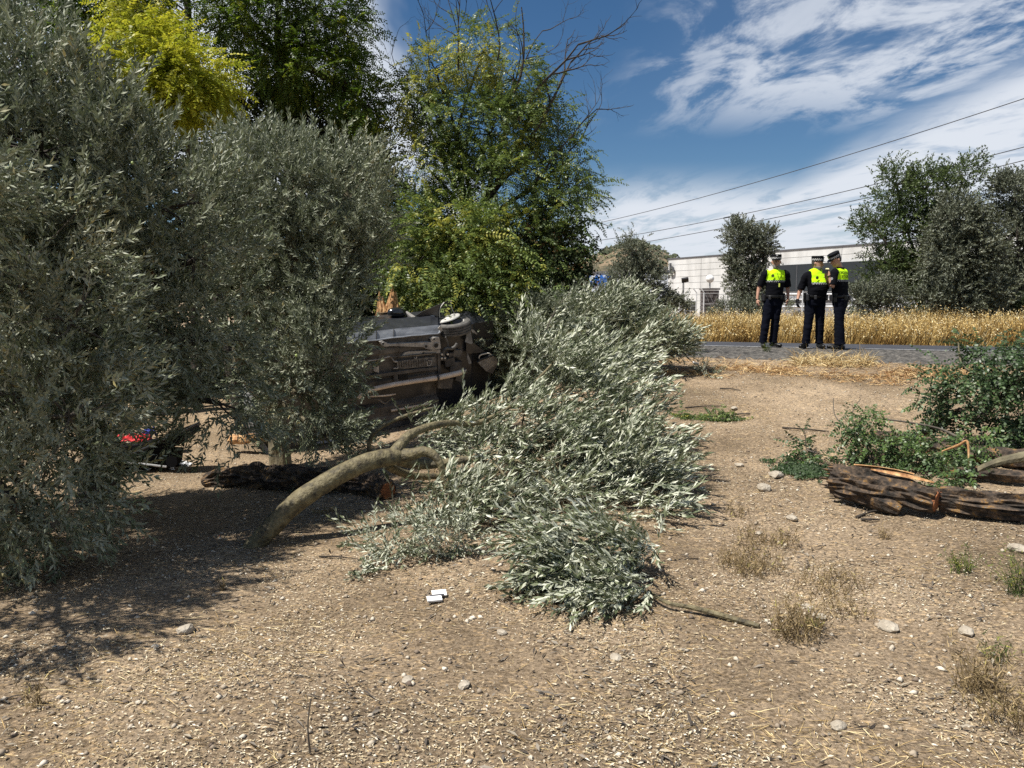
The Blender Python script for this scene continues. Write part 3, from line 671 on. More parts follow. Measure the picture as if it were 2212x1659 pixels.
# --- olive nearest the camera on the left edge
b = gpt(-120, 5.6); A = thing('olive_tree', b, 'nearest olive tree hanging in from the left edge, branches almost touching the ground', 'olive tree')
lo = [lobe(70, 560, 5.3, .55, .5, .45), lobe(150, 700, 5.1, .42, .45, .42), lobe(60, 850, 5.0, .62, .5, .5), lobe(150, 900, 4.9, .36, .4, .40), lobe(90, 1050, 4.9, .42, .4, .38), lobe(110, 1140, 4.8, .30, .35, .14), lobe(30, 1080, 4.7, .35, .35, .35), lobe(-220, 700, 5.4, .9, .9, 1.1), lobe(-150, 1000, 5.1, .7, .6, .6), ((-3.35, 3.5, 1.9), (.45, .7, .6)), ((-3.6, 4.3, 2.4), (.7, .7, .6))]
pos, dr, ti, cen = crown(lo, 620, 6.5, .14, bias=(.35, -.15, .35), spread=.42, tint=.62)
dr[pos[:, 2] < .5] += np.array([.2, -.1, -.35])
plant_leaves('crown', MT['olive_leaf'], A, pos, dr, ti, 'olive_c'); limbs_to(A, MT['twig'], b + Vector((0, 0, 1.0)), lo, cen, .035, twigs=120)
trunk(A, [b - Vector((0, 0, .1)), b + Vector((.05, .1, .6)), b + Vector((0, 0, 1.2))], [.16, .12, .10], MT['bark_olive'])
# --- tall olive behind it
b = gpt(178, 7.4); A = thing('olive_tree', b, 'tall grey green olive tree filling the upper left, dark trunk beside the bags', 'olive tree')
lo = [lobe(0, 200, 6.0, .7, .8, .60), lobe(90, 330, 6.0, .75, .8, .8), lobe(-150, 200, 6.0, .9, .9, 1.0), lobe(210, 400, 6.1, .62, .7, .62), lobe(350, 450, 6.3, .55, .7, .50), lobe(420, 560, 6.5, .45, .6, .55), lobe(250, 620, 6.5, .8, .7, .6), lobe(80, 620, 6.6, .7, .7, .7),
      lobe(420, 740, 6.5, .45, .5, .42), lobe(300, 800, 7.0, .60, .5, .36), lobe(470, 870, 6.4, .28, .3, .36), lobe(180, 780, 6.9, .5, .5, .4), lobe(-120, 700, 6.6, .9, .8, 1.0), lobe(40, 760, 6.8, .6, .5, .5)]
pos, dr, ti, cen = crown(lo, 950, 5.6, .17, bias=(.12, -.15, .75), spread=.42, tint=.45)
lowm = pos[:, 2] < 1.5; dr[lowm] += np.array([.1, -.1, -.7])
plant_leaves('crown', MT['olive_leaf'], A, pos, dr, ti, 'olive'); limbs_to(A, MT['bark_dark'], b + Vector((.05, 0, 1.3)), lo, cen, .055, twigs=160)
trunk(A, [b - Vector((0, 0, .1)), b + Vector((.1, .05, .5)), b + Vector((-.05, 0, 1.0)), b + Vector((.1, 0, 1.5))], [.20, .15, .13, .10], MT['bark_dark'], amp=.3)
# a few hard green olives
mb = MB()
for px, py in ((98, 152), (196, 312), (286, 352), (106, 240), (135, 455), (640, 768), (425, 118)):
    q = P(px, py, 5.45); bmv = []
    mb.tube([q + Vector((0, 0, -.011)), q + Vector((0, 0, -.007)), q, q + Vector((0, 0, .008)), q + Vector((0, 0, .012))], [.002, .008, .010, .007, .002], 7)
MT['green_olive'] = M('green_olive', (.30, .38, .12), rough=.35)
tag(mb.build('olive_fruit', MT['green_olive'], A, True), kind='stuff')
# --- olive behind, in front of the car
b = gpt(600, 9.3); A = thing('olive_tree', b, 'olive tree whose low crown hangs in front of the rear of the overturned car', 'olive tree')
lo = [lobe(560, 380, 8.8, .5, .6, .38), lobe(640, 420, 8.8, .55, .6, .55), lobe(755, 430, 8.8, .36, .5, .62), lobe(768, 545, 8.8, .20, .4, .34), lobe(640, 560, 8.7, .70, .6, .6), lobe(695, 640, 8.5, .30, .5, .36), lobe(545, 620, 8.7, .45, .5, .55),
      lobe(690, 740, 8.3, .42, .4, .40), lobe(725, 800, 8.2, .24, .3, .24), lobe(650, 850, 8.1, .46, .35, .42), lobe(700, 940, 8.0, .30, .3, .20), lobe(600, 740, 8.3, .40, .4, .40)]
pos, dr, ti, cen = crown(lo, 640, 5.6, .17, bias=(.05, -.15, .65), spread=.42, tint=.5)
lowm = pos[:, 2] < 1.0; dr[lowm] += np.array([.15, -.1, -.6])
plant_leaves('crown', MT['olive_leaf'], A, pos, dr, ti, 'olive'); limbs_to(A, MT['bark_olive'], b + Vector((-.25, -.4, 1.55)), lo, cen, .045, twigs=120)
trunk(A, [b - Vector((0, 0, .1)), b + Vector((-.1, 0, .8)), b + Vector((-.3, -.4, 1.3)), b + Vector((-.2, -.5, 1.8))], [.15, .12, .10, .07], MT['bark_olive'])

# --- false acacias (pinnate leaves)
def acacia(base, label, lo, nc, per, mat, csize=.3, tint=.45, stems=None, r0=.09, twigs=120, scale=1.0, yel=0.0, bark='bark_dark', tp='robinia'):
    A = thing('robinia_tree', base, label, 'robinia tree')
    pos, dr, ti, cen = crown(lo, nc, per, csize, bias=(.15, -.25, -.05), spread=.6, tint=tint, tclump=.15)
    if yel:
        m_ = noise_mask(pos, .9, .22) ; ti = np.where(m_ & (rng.random(len(ti)) < yel), rng.uniform(.85, 1, len(ti)), ti)
    plant_leaves('crown', MT[mat], A, pos, dr, ti, tp, scale, up_roll=True)
    stems = stems or [base, base + Vector((0, 0, 1.2)), base + Vector((.1, 0, 2.2))]
    trunk(A, stems, [r0 * 1.3, r0, r0 * .8], MT[bark]); limbs_to(A, MT[bark], stems[-1], lo, cen, r0 * .6, twigs=twigs, tw=.008)
    return A
def noise_mask(pos, sc, th):
    return np.array([noise.noise(Vector(p) * sc) > th for p in pos])
b = gpt(1015, 14.2)
lo = [lobe(1045, 110, 14, .45, .5, .5), lobe(940, 150, 14, .42, .5, .34), lobe(1110, 170, 14, .45, .6, .5), lobe(1165, 235, 13.9, .4, .5, .4), lobe(905, 215, 14, .35, .5, .35), lobe(950, 260, 14, .62, .7, .45), lobe(1060, 290, 14, .80, .8, .6), lobe(1170, 300, 14, .48, .6, .42), lobe(1225, 350, 13.8, .36, .5, .48),
      lobe(930, 370, 14, .55, .7, .5), lobe(1070, 410, 13.8, .9, .9, .7), lobe(1210, 440, 13.8, .52, .6, .5), lobe(890, 460, 13.6, .42, .6, .5), lobe(980, 520, 13.5, .9, .8, .6), lobe(1120, 540, 13.5, .9, .8, .6), lobe(900, 580, 13.2, .55, .6, .55), lobe(1000, 640, 13, .9, .7, .55), lobe(1100, 650, 13.1, .7, .7, .5)]
T1 = acacia(b, 'broad robinia in the middle with bare dead branches sticking out of its top', lo, 1250, 6.6, 'robinia_leaf', .24, tint=.5, stems=[b, b + Vector((0, 0, 1.5)), b + Vector((.1, 0, 2.6))], r0=.08, yel=.8, twigs=240)
# ferny paler sprays on the low front
pos, dr, ti, cen = crown([lobe(980, 560, 12.6, 1.1, .3, .8), lobe(1060, 640, 12.5, .9, .3, .4)], 90, 5, .2, bias=(.5, -.6, -.3), spread=.5, tint=.6)
plant_leaves('front_sprays', MT['robinia_leaf'], T1, pos, dr, ti, 'robinia', 1.35, up_roll=True)
# bare dead branches
def bare(mb, p, d, L, r, depth, curl):
    pts = [p]; n = 5
    for k in range(n):
        d = (d + Vector(rng.normal(0, .13, 3)) + curl * .10).normalized(); p = p + d * (L / n); pts.append(p)
        if depth and k > 0 and rng.random() < .8:
            s_ = d.orthogonal().normalized(); s_.rotate(Matrix.Rotation(rng.uniform(0, 6.28), 3, d)); dd = (d * .75 + s_ * .65).normalized()
            bare(mb, p, dd, L * rng.uniform(.35, .6), r * .5, depth - 1, curl)
    mb.tube(catmull(pts, 2), [r, r * .35], 5 if r > .01 else 4, False)
for (x0, y0, x1, y1, D, r_) in ((990, 150, 930, -10, 13.6, .018), (1075, 130, 1090, -40, 13.6, .016), (1110, 200, 1150, 20, 13.4, .026), (1120, 260, 1200, 70, 13.4, .034), (1150, 290, 1235, 130, 13.4, .034), (1150, 400, 1262, 210, 13.5, .022), (1090, 240, 1130, 20, 14, .02), (930, 200, 885, 40, 14, .016), (900, 260, 835, 120, 14, .015), (1160, 480, 1215, 300, 13.4, .03), (1010, 200, 1000, -20, 14, .016)):
    p0, p1 = P(x0, y0, D), P(x1, y1, D); mb = MB(); L = (p1 - p0).length
    bare(mb, p0, ((p1 - p0).normalized() + Vector((.15, 0, -.1))).normalized(), L, r_, 3, Vector((-.05, 0, .45))); mb.build('dead_branch', MT['bark_dark'], T1)
# left group of robinias
b = gpt(640, 14.5)
acacia(b, 'tall green robinia behind the olives, top cut off by the frame', [lobe(560, 60, 14, .75, .8, .7), lobe(680, 20, 14, .8, .8, .7), lobe(750, 70, 13.8, .42, .6, .6), lobe(640, 150, 14, .9, .8, .45), lobe(750, 180, 13.8, .35, .6, .45), lobe(800, 235, 13.8, .25, .5, .42), lobe(480, 20, 14, .5, .6, .5), lobe(620, -160, 14, 1.3, 1, 1.0)],
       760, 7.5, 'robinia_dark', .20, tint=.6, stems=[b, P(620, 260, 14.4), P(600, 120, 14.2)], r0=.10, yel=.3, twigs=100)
b = gpt(520, 11.6)
acacia(b, 'bright yellow green robinia boughs above the second olive', [lobe(330, 110, 11.2, .50, .6, .28), lobe(410, 165, 11, .46, .5, .36), lobe(300, 170, 11, .38, .5, .40), lobe(370, 205, 11, .6, .5, .30), lobe(300, 20, 11.5, .3, .5, .25), lobe(440, 190, 11, .22, .4, .22)],
       360, 7.5, 'robinia_yellow', .16, tint=.5, stems=[b, P(430, 420, 11.6), P(390, 220, 11.5)], r0=.07, twigs=60)
b = gpt(240, 13.5)
acacia(b, 'dark robinia at the top left behind the tall olive', [lobe(230, 20, 12.5, .6, .7, .5), lobe(80, 0, 12.5, .7, .7, .25), lobe(280, -80, 12.5, .9, .7, .5), lobe(180, 90, 12.5, .5, .7, .4)],
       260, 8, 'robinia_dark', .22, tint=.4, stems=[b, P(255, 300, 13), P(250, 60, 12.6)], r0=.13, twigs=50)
# dark stems crossing the sky gap at the top left
b = gpt(420, 14.0); A = thing('dead_tree', b, 'dark bare stem crossing the blue gap between the robinias', 'tree')
trunk(A, [b, P(415, 300, 14), P(408, 60, 13.8), P(398, -60, 13.8)], [.09, .08, .06, .05], MT['bark_dark'])
for (x0, y0, x1, y1) in ((408, 60, 330, 15), (405, 30, 345, -20), (410, 90, 470, 20), (411, 110, 345, 60)):
    mb = MB(); p0, p1 = P(x0, y0, 13.8), P(x1, y1, 13.8); bare(mb, p0, (p1 - p0).normalized(), (p1 - p0).length, .02, 2, Vector((-.2, 0, .3))); mb.build('branch', MT['bark_dark'], A)
# ivy smothered trees: behind and right
b = gpt(640, 15.6); A = thing('ivy_covered_tree', b, 'dark ivy covered tree standing between the olives and the tall robinia', 'ivy')
lo = [lobe(560, 250, 15, .8, .7, .5), lobe(680, 250, 15, .95, .7, .60), lobe(770, 300, 15, .52, .6, .50), lobe(650, 400, 15.2, 1.6, .9, .8), lobe(800, 440, 15, .5, .6, .9), lobe(640, 600, 15.2, 1.9, .9, 1.1), lobe(820, 600, 14.6, .7, .6, .9), lobe(680, 800, 15.2, 2.2, .8, 1.2), lobe(940, 600, 15.6, 1.3, .6, 1.0), lobe(1080, 620, 15.6, 1.3, .6, .9), lobe(980, 720, 15.4, 1.6, .6, .6)]
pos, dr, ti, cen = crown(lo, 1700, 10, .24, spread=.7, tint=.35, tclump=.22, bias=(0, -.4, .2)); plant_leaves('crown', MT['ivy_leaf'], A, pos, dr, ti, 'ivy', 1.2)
trunk(A, [b, b + Vector((0, 0, 3)), P(660, 280, 15.2)], [.16, .13, .08], MT['bark_dark'])
b = gpt(200, 16.5); A = thing('ivy_hedge', b, 'dark ivy thicket far left behind the olives', 'ivy')
lo = [lobe(200, 200, 15.5, 2.4, .9, 1.0), lobe(0, 400, 15.5, 2.5, .9, 2.0), lobe(300, 500, 15.5, 2.5, .9, 1.8), lobe(100, 750, 15.5, 2.8, .9, 1.3), lobe(380, 830, 15.5, 2.2, .8, .9), lobe(100, 860, 15.0, 3.0, .6, .5)]
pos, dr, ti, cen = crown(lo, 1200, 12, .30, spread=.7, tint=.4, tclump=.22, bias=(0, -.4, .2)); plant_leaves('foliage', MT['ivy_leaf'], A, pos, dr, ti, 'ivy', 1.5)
b = gpt(1215, 14.2); A = thing('ivy_covered_stump', b, 'brown tinged ivy mass at the right foot of the broad robinia', 'ivy')
lo = [lobe(1215, 545, 13.4, .42, .5, .45), lobe(1160, 600, 13.3, .50, .5, .45), lobe(1225, 630, 13.3, .40, .5, .42), lobe(1140, 700, 12.8, .6, .5, .4), lobe(1180, 520, 13.5, .4, .5, .35)]
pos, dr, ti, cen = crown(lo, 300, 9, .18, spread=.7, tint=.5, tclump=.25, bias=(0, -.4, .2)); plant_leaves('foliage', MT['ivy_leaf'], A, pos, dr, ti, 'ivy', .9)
A2 = T1
mb = MB()
for (x0, y0, x1, y1) in ((1235, 480, 1320, 490), (1235, 520, 1300, 545), (1240, 600, 1262, 560), (1230, 470, 1262, 430)):
    p0, p1 = P(x0, y0, 13.3), P(x1, y1, 13.1); pts = catmull([p0, p0.lerp(p1, .5) + Vector((0, 0, .06)), p1], 5); mb.tube(pts, [.012, .004], 4, False)
    ps = np.array([tuple(p0.lerp(p1, rng.uniform(.2, 1)) + Vector(rng.normal(0, .04, 3))) for _ in range(9)]); plant_leaves('sprig', MT['robinia_dark'], T1, ps, rng.normal(0, 1, (9, 3)), rng.uniform(.1, .5, 9), 'ivy', .75)
mb.build('side_branch', MT['bark_dark'], T1)
# understory between car and robinia
b = gpt(1130, 12.4); A = thing('dark_shrub', b, 'dark narrow leaved shrub behind the front end of the overturned car', 'shrub')
lo = [lobe(1080, 730, 12.6, .50, .4, .35), lobe(1150, 720, 12.4, .5, .5, .4), lobe(1200, 690, 12.4, .4, .4, .35), lobe(1030, 760, 12.9, .5, .3, .5)]
pos, dr, ti, cen = crown(lo, 260, 8, .16, spread=.7, tint=.3, bias=(.1, -.2, .3)); plant_leaves('foliage', MT['olive_leaf'], A, pos, dr, ti, 'olive', 1.0)

# --- across the road
def far_tree(px, D, label, lo, nc, per, mat='olive_far', tp='olive_far', csize=.35, r0=.14, scale=1.0, name='olive_tree', cat='olive tree', fork=1.0, bias=(0, 0, .5), twigs=60, tint=.5):
    b = gpt(px, D); A = thing(name, b, label, cat, None)
    pos, dr, ti, cen = crown(lo, nc, per, csize, bias=bias, spread=.6, tint=tint, tclump=.2); plant_leaves('crown', MT[mat], A, pos, dr, ti, tp, scale)
    t = b + Vector((0, 0, fork)); trunk(A, [b - Vector((0, 0, .2)), b.lerp(t, .5) + Vector((.1, 0, 0)), t], [r0 * 1.2, r0, r0 * .85], MT['bark_dark']); limbs_to(A, MT['bark_dark'], t, lo, cen, r0 * .55, twigs=twigs, tw=.018)
    return A
far_tree(1392, 40, 'grey olive tree with a pointed top in front of the wall letters', [lobe(1365, 545, 40, .42, .6, .8), lobe(1350, 595, 40, .7, .8, .8), lobe(1395, 605, 40, .7, .8, .75), lobe(1360, 640, 40, .9, .9, .7), lobe(1420, 655, 40, .8, .8, .55), lobe(1460, 662, 40, .55, .6, .4), lobe(1390, 570, 40, .5, .5, .5)], 330, 8, csize=.28)
far_tree(1618, 39, 'olive tree standing alone just left of the officers', [lobe(1600, 510, 39, .65, .7, .75), lobe(1650, 520, 39, .6, .7, .6), lobe(1620, 560, 39, 1.05, .9, .8), lobe(1610, 610, 39, .85, .8, .8), lobe(1640, 640, 39, .7, .7, .6)], 290, 9, csize=.28)
far_tree(2020, 31, 'open branched almond tree, tallest across the road', [lobe(1935, 400, 31, .7, .8, .8), lobe(2000, 410, 31, .9, .9, .8), lobe(2080, 385, 31, .6, .7, .7), lobe(1880, 480, 31, .65, .7, .35), lobe(1960, 500, 31, 1.2, 1, .9), lobe(2050, 490, 31, 1.1, 1, 1.1), lobe(1920, 570, 31, .9, .9, .5), lobe(1895, 615, 31, .45, .6, .3), lobe(2010, 590, 31, 1.3, 1, .8), lobe(1970, 630, 31, .8, .8, .5)],
         500, 8, mat='almond_leaf', tp='almond', csize=.30, name='almond_tree', cat='almond tree', bias=(.1, 0, .6), twigs=130, fork=1.2)
far_tree(2075, 28, 'dense dark olive tree right in front of the almond tree', [lobe(2070, 480, 28, .75, .8, .7), lobe(2060, 560, 28, 1.0, .9, .9), lobe(2110, 540, 28, .6, .8, 1.1), lobe(2060, 640, 28, .9, .9, .6), lobe(2120, 640, 28, .7, .8, .7), lobe(2010, 655, 28, .5, .6, .35)], 420, 9, csize=.25, tint=.4)
far_tree(2190, 30, 'olive tree cut by the right edge across the road', [lobe(2190, 420, 30, .7, .8, .7), lobe(2240, 450, 30, 1.0, .9, 1.0), lobe(2180, 520, 30, .7, .8, .9), lobe(2210, 610, 30, 1.1, 1, 1.0), lobe(2160, 640, 30, .7, .7, .7)], 360, 9, csize=.25, tint=.42)
far_tree(1895, 26.5, 'small thin olive bush across the road right of the officers', [lobe(1870, 640, 26.5, .45, .4, .30), lobe(1920, 630, 26.5, .45, .4, .35), lobe(1895, 660, 26.5, .7, .4, .35), lobe(1850, 655, 26.5, .3, .3, .25)], 90, 7, csize=.2, r0=.05, scale=.8, fork=.35, twigs=30)
# hedge line far right / left to close the horizon
b = gpt(1300, 60)

# --- felled olive in the middle
B0 = G(530, 1200)
A = thing('fallen_olive_tree', B0, 'fallen olive tree in the centre with silvery crown and bare trunk end on the ground', 'olive tree')
tp_ = [P(524, 1204, 5.42), P(575, 1150, 5.46), P(640, 1085, 5.55), P(700, 1045, 5.65), P(760, 1012, 5.78), P(815, 992, 5.9), P(868, 984, 6.05)]
mb = MB(); wf = ridge(.05, 3, 4, 3.3)
def knots(a, l, p):
    f = wf(a, l, p)
    for kl, ka in ((.58, 1.6), (.93, 1.2), (.30, 3.9), (1.35, 2.0)):
        f += .20 * math.exp(-((l - kl) / .05) ** 2) * max(0, math.cos(a - ka)) ** 3
    return f
mb.tube(catmull(tp_, 8), [.058, .070, .074, .073, .070, .071, .066], 18, wob=knots); mb.build('trunk', MT['bark_smooth'], A, True)
# torn butt with splinters
mb = MB()
for k in range(16):
    a = rng.uniform(0, 6.28); q = tp_[0] + Vector((math.cos(a) * .045, 0, math.sin(a) * .045)); mb.tube([q + Vector((.07, .02, .07)), q + Vector((-.02, -.02, -.05)) * rng.uniform(.5, 1.6)], [.02, .003], 5)
mb.build('torn_end', MT['bark_smooth'], A)
for pts, r_ in (([(845, 990, 5.98), (862, 965, 6.05), (885, 940, 6.15), (925, 922, 6.3), (970, 914, 6.5), (1030, 914, 6.7), (1100, 880, 6.9)], [.060, .046, .038, .033, .028, .023, .012]),
                ([(862, 986, 6.03), (890, 982, 6.0), (915, 975, 5.97), (938, 984, 5.95), (952, 1005, 5.93), (958, 1035, 5.92), (966, 1062, 5.9)], [.060, .050, .042, .036, .030, .024, .018]),
                ([(862, 992, 6.1), (900, 1002, 6.2), (950, 1002, 6.25), (1010, 992, 6.3), (1080, 985, 6.3), (1150, 1010, 6.2)], [.058, .045, .038, .030, .018, .008]),
                ([(1010, 992, 6.3), (1060, 1000, 6.1), (1095, 1035, 5.9), (1112, 1090, 5.75), (1120, 1150, 5.6)], [.016, .012, .010, .008, .005]),
                ([(835, 1003, 6.1), (870, 1022, 6.4), (920, 1030, 6.6), (990, 1025, 6.8)], [.040, .036, .030, .018]),
                ([(800, 985, 7.3), (798, 955, 7.3), (815, 928, 7.3), (870, 900, 7.4), (940, 880, 7.5)], [.022, .022, .020, .018, .012]),
                ([(1100, 880, 6.9), (1180, 800, 7.3), (1230, 740, 7.8)], [.018, .012, .006]), ([(1150, 1010, 6.2), (1250, 1100, 5.6), (1330, 1200, 5.1)], [.012, .010, .005]),
                ([(1100, 890, 6.9), (1230, 880, 7.0), (1380, 860, 7.0)], [.016, .012, .006])):
    mb = MB(); mb.tube(catmull([P(*q) for q in pts], 6), r_, 9, wob=ridge(.08, 3, 6)); mb.build('limb', MT['bark_smooth'], A, True)
lo = [lobe(1225, 860, 7.4, .62, .6, .50), lobe(1330, 930, 6.9, .50, .6, .50), lobe(1090, 930, 7.1, .50, .5, .38), lobe(1180, 1000, 6.5, .70, .6, .45), lobe(1370, 1060, 6.1, .36, .5, .42), lobe(1180, 760, 7.9, .36, .5, .32), lobe(1300, 790, 7.8, .42, .5, .26), lobe(1270, 1110, 5.8, .55, .5, .32), lobe(1020, 1090, 6.0, .50, .45, .24), lobe(1090, 1160, 5.7, .40, .4, .20), lobe(1410, 960, 6.6, .2, .3, .3), lobe(960, 940, 7.2, .3, .4, .18)]
pos, dr, ti, cen = crown(lo, 520, 6.2, .12, bias=(.95, -.25, .35), outw=.55, spread=.46, tint=.5, tclump=.25, shell=(.40, 1.0))
k = (pos[:, 2] > gz(pos[:, 0], pos[:, 1]) + .02); plant_leaves('crown', MT['olive_leaf_fresh'], A, pos[k], dr[k], ti[k], 'olive_w', 1.0, up_roll=True)
limbs_to(A, MT['bark_smooth'], P(1120, 960, 6.9), lo, cen, .010, name='bough', twigs=110, tw=.004)
# plume tip at the top
for pts in ([(1170, 760, 7.9), (1185, 700, 8.0), (1210, 655, 8.0), (1235, 630, 8.0)], [(1190, 740, 8.0), (1225, 700, 8.1), (1270, 690, 8.1)], [(1150, 760, 7.8), (1130, 720, 7.8), (1145, 690, 7.8)]):
    path = catmull([P(*q) for q in pts], 8); mb = MB(); mb.tube(path, [.010, .003], 5, False); mb.build('shoot', MT['twig'], A)
    ii = rng.integers(0, len(path) - 1, 26); ps = np.array([tuple(path[i]) for i in ii]); dd = np.array([tuple((path[i + 1] - path[i]).normalized()) for i in ii]) + rng.normal(0, .35, (26, 3)) + [.35, 0, -.1]
    plant_leaves('shoot_leaves', MT['olive_leaf_fresh'], A, ps, dd, rng.uniform(.3, .8, 26), 'olive_b', .8)
# lower tongue of boughs towards the viewer, tips lying to the left
lob = lambda px, py, h, rx, ry, rz: (tuple(PH(px, py, h)), (rx, ry, rz))
lo = [lob(1290, 1180, .16, .32, .22, .14), lob(1370, 1180, .16, .22, .2, .14), lob(1220, 1235, .08, .26, .16, .06), lob(1330, 1275, .05, .26, .10, .04), lob(1200, 1180, .16, .22, .2, .12), lob(1230, 1290, .04, .14, .07, .03), lob(1390, 1262, .05, .12, .08, .04)]
pos, dr, ti, cen = crown(lo, 105, 5, .08, bias=(-.75, -.55, .12), outw=.35, spread=.30, tint=.6, shell=(.2, 1))
plant_leaves('low_boughs', MT['olive_leaf_fresh'], A, pos, dr, ti, 'olive_w', .95, up_roll=True)
lo = [lob(880, 1160, .12, .22, .14, .10), lob(800, 1160, .06, .12, .08, .05), lob(840, 1215, .07, .14, .07, .05), lob(940, 1150, .15, .2, .15, .12)]
pos, dr, ti, cen = crown(lo, 42, 5.5, .08, bias=(-.3, -.5, .25), outw=.5, spread=.5, tint=.45, shell=(.2, 1))
plant_leaves('side_boughs', MT['olive_leaf_fresh'], A, pos, dr, ti, 'olive_b', .85)
# broken green branch running out right of the tongue
p = [G(1400, 1300) + Vector((0, 0, .05)), G(1440, 1318) + Vector((0, 0, .04)), G(1500, 1330) + Vector((0, 0, .035)), G(1570, 1345) + Vector((0, 0, .02)), G(1640, 1358) + Vector((0, 0, .012))]
mb = MB(); mb.tube(catmull(p, 5), [.007, .011, .014, .016, .012], 9, wob=ridge(.08, 3, 9))
o = mb.build('broken_branch', MT['bark_smooth']); tag(o, 'thin green broken branch lying right of the leafy tips of the fallen olive', 'branch')
# far felled olive by the road
b = gpt(1330, 12.6); A = thing('fallen_olive_tree', b, 'second felled olive heap lying further back at the road shoulder', 'olive tree')
lo = [lobe(1250, 700, 12.2, .5, .5, .30), lobe(1330, 705, 12.6, .6, .5, .34), lobe(1400, 730, 12.3, .55, .5, .26), lobe(1450, 740, 12.2, .30, .4, .2), lobe(1290, 665, 12.5, .4, .4, .18), lobe(1340, 650, 12.6, .25, .3, .15), lobe(1220, 760, 11.8, .4, .4, .2)]
pos, dr, ti, cen = crown(lo, 330, 8, .14, bias=(.7, -.2, .4), outw=.6, spread=.38, tint=.5)
k = (pos[:, 2] > gz(pos[:, 0], pos[:, 1]) + .02); plant_leaves('crown', MT['olive_leaf_fresh'], A, pos[k], dr[k], ti[k], 'olive_w', 1.05, up_roll=True); limbs_to(A, MT['twig'], P(1320, 760, 12.5), lo, cen, .03, twigs=60)
# ------------------------------------------------------------------ logs and broken boughs on the right
def log(name, pts, rad, label, mat='bark_log', n=40, amp=.34, seed=0, cat='log', ends=(True, True), torn=None):
    A = thing(name, pts[0], label, cat); path = catmull(pts, 14)
    mb = MB(); mb.tube(path, rad, n, wob=ridge(amp, 9, 3.2, seed), cap=True); mb.build('bark', MT[mat], A)
    for e, (i, j) in zip(ends, ((0, 1), (-1, -2))):
        if not e: continue
        r_ = rad[i] * .93; d = (path[i] - path[j]).normalized(); mb = MB(); mb.tube([path[i] - d * .02, path[i] + d * .008], [r_ * .96, r_ * .92], n, wob=ridge(amp * .6, 7, 2.2, seed)); mb.build('cut_face', MT['cut_wood'], A)
    return A, path
def onto(px, py, r_, D=None):
    q = G(px, py); return q + Vector((0, 0, r_))
q = lambda px, py, D: P(px, py, D)
A, path = log('log', [PH(1803, 1040, .165), PH(1880, 1052, .18), PH(1950, 1064, .16), PH(2022, 1084, .125)], [.110, .112, .098, .080], 'thick rough log with peeled orange strip and round cut end, at the right', seed=2.1, ends=(False, True))
# peeled strip of bare wood, a second crotch stub, and the ragged butt
def strip_on(path, i0, i1, ang, wid, r_, mat, parent, name='bare_wood'):
    V = []; n = i1 - i0
    for i in range(n + 1):
        p = path[i0 + i]; t = (path[i0 + i] - path[i0 + i - 1]).normalized(); up = Vector((0, 0, 1)); x = (up - t * up.dot(t)).normalized(); y = t.cross(x); wd = wid * math.sin(math.pi * (i + .3) / (n + .6))
        for a in (-wd, -wd * .4, wd * .4, wd): V.append(p + (x * math.cos(ang + a) + y * math.sin(ang + a)) * r_ * (1.06 + (.03 if abs(a) < wd else -.04)))
    Fc = [[i * 4 + k, i * 4 + k + 1, (i + 1) * 4 + k + 1, (i + 1) * 4 + k] for i in range(n) for k in range(3)]
    mb = MB(); mb.add(V, Fc); return mb.build(name, mat, parent)
strip_on(path, 6, 30, R(-35), .30, .16, MT['torn_wood'], A)
strip_on(path, 14, 39, R(5), .26, .135, MT['torn_wood'], A)
mb = MB(); mb.tube(catmull([PH(1860, 1060, .12), PH(1910, 1085, .09), PH(1945, 1103, .04)], 6), [.11, .075, .045], 16, wob=ridge(.25, 6, 3, 8)); mb.build('forked_stub', MT['bark_log'], A)
mb = MB()
for k in range(14):
    a = rng.uniform(0, 6.28); c = path[0] + Vector((0, math.cos(a) * .10, math.sin(a) * .10)); mb.tube([c + Vector((.08, 0, 0)), c + Vector((-rng.uniform(.0, .10), rng.uniform(-.02, .02), rng.uniform(0, .05)))], [.035, .004], 5)
mb.build('ragged_end', MT['bark_log'], A)
log('log', [PH(2030, 1078, .11), PH(2120, 1088, .11), PH(2230, 1098, .11), PH(2420, 1108, .11)], [.080, .085, .085, .085], 'long dark log with orange lichen running off the right edge, lowest', seed=5.5, ends=(True, False))
log('log', [PH(2050, 1022, .08), PH(2120, 1022, .08), PH(2210, 1030, .08), PH(2400, 1035, .08)], [.05, .055, .055, .055], 'thin grey log lying behind the lichen log at the right edge', seed=7.5, ends=(True, False), n=14)
log('log', [PH(1880, 942, .06), PH(1960, 948, .08), PH(2060, 972, .09), PH(2160, 985, .1), PH(2320, 1000, .1)], [.045, .06, .075, .08, .085], 'long brown bough lying furthest back in the right heap', seed=9.5, ends=(True, False), n=16)
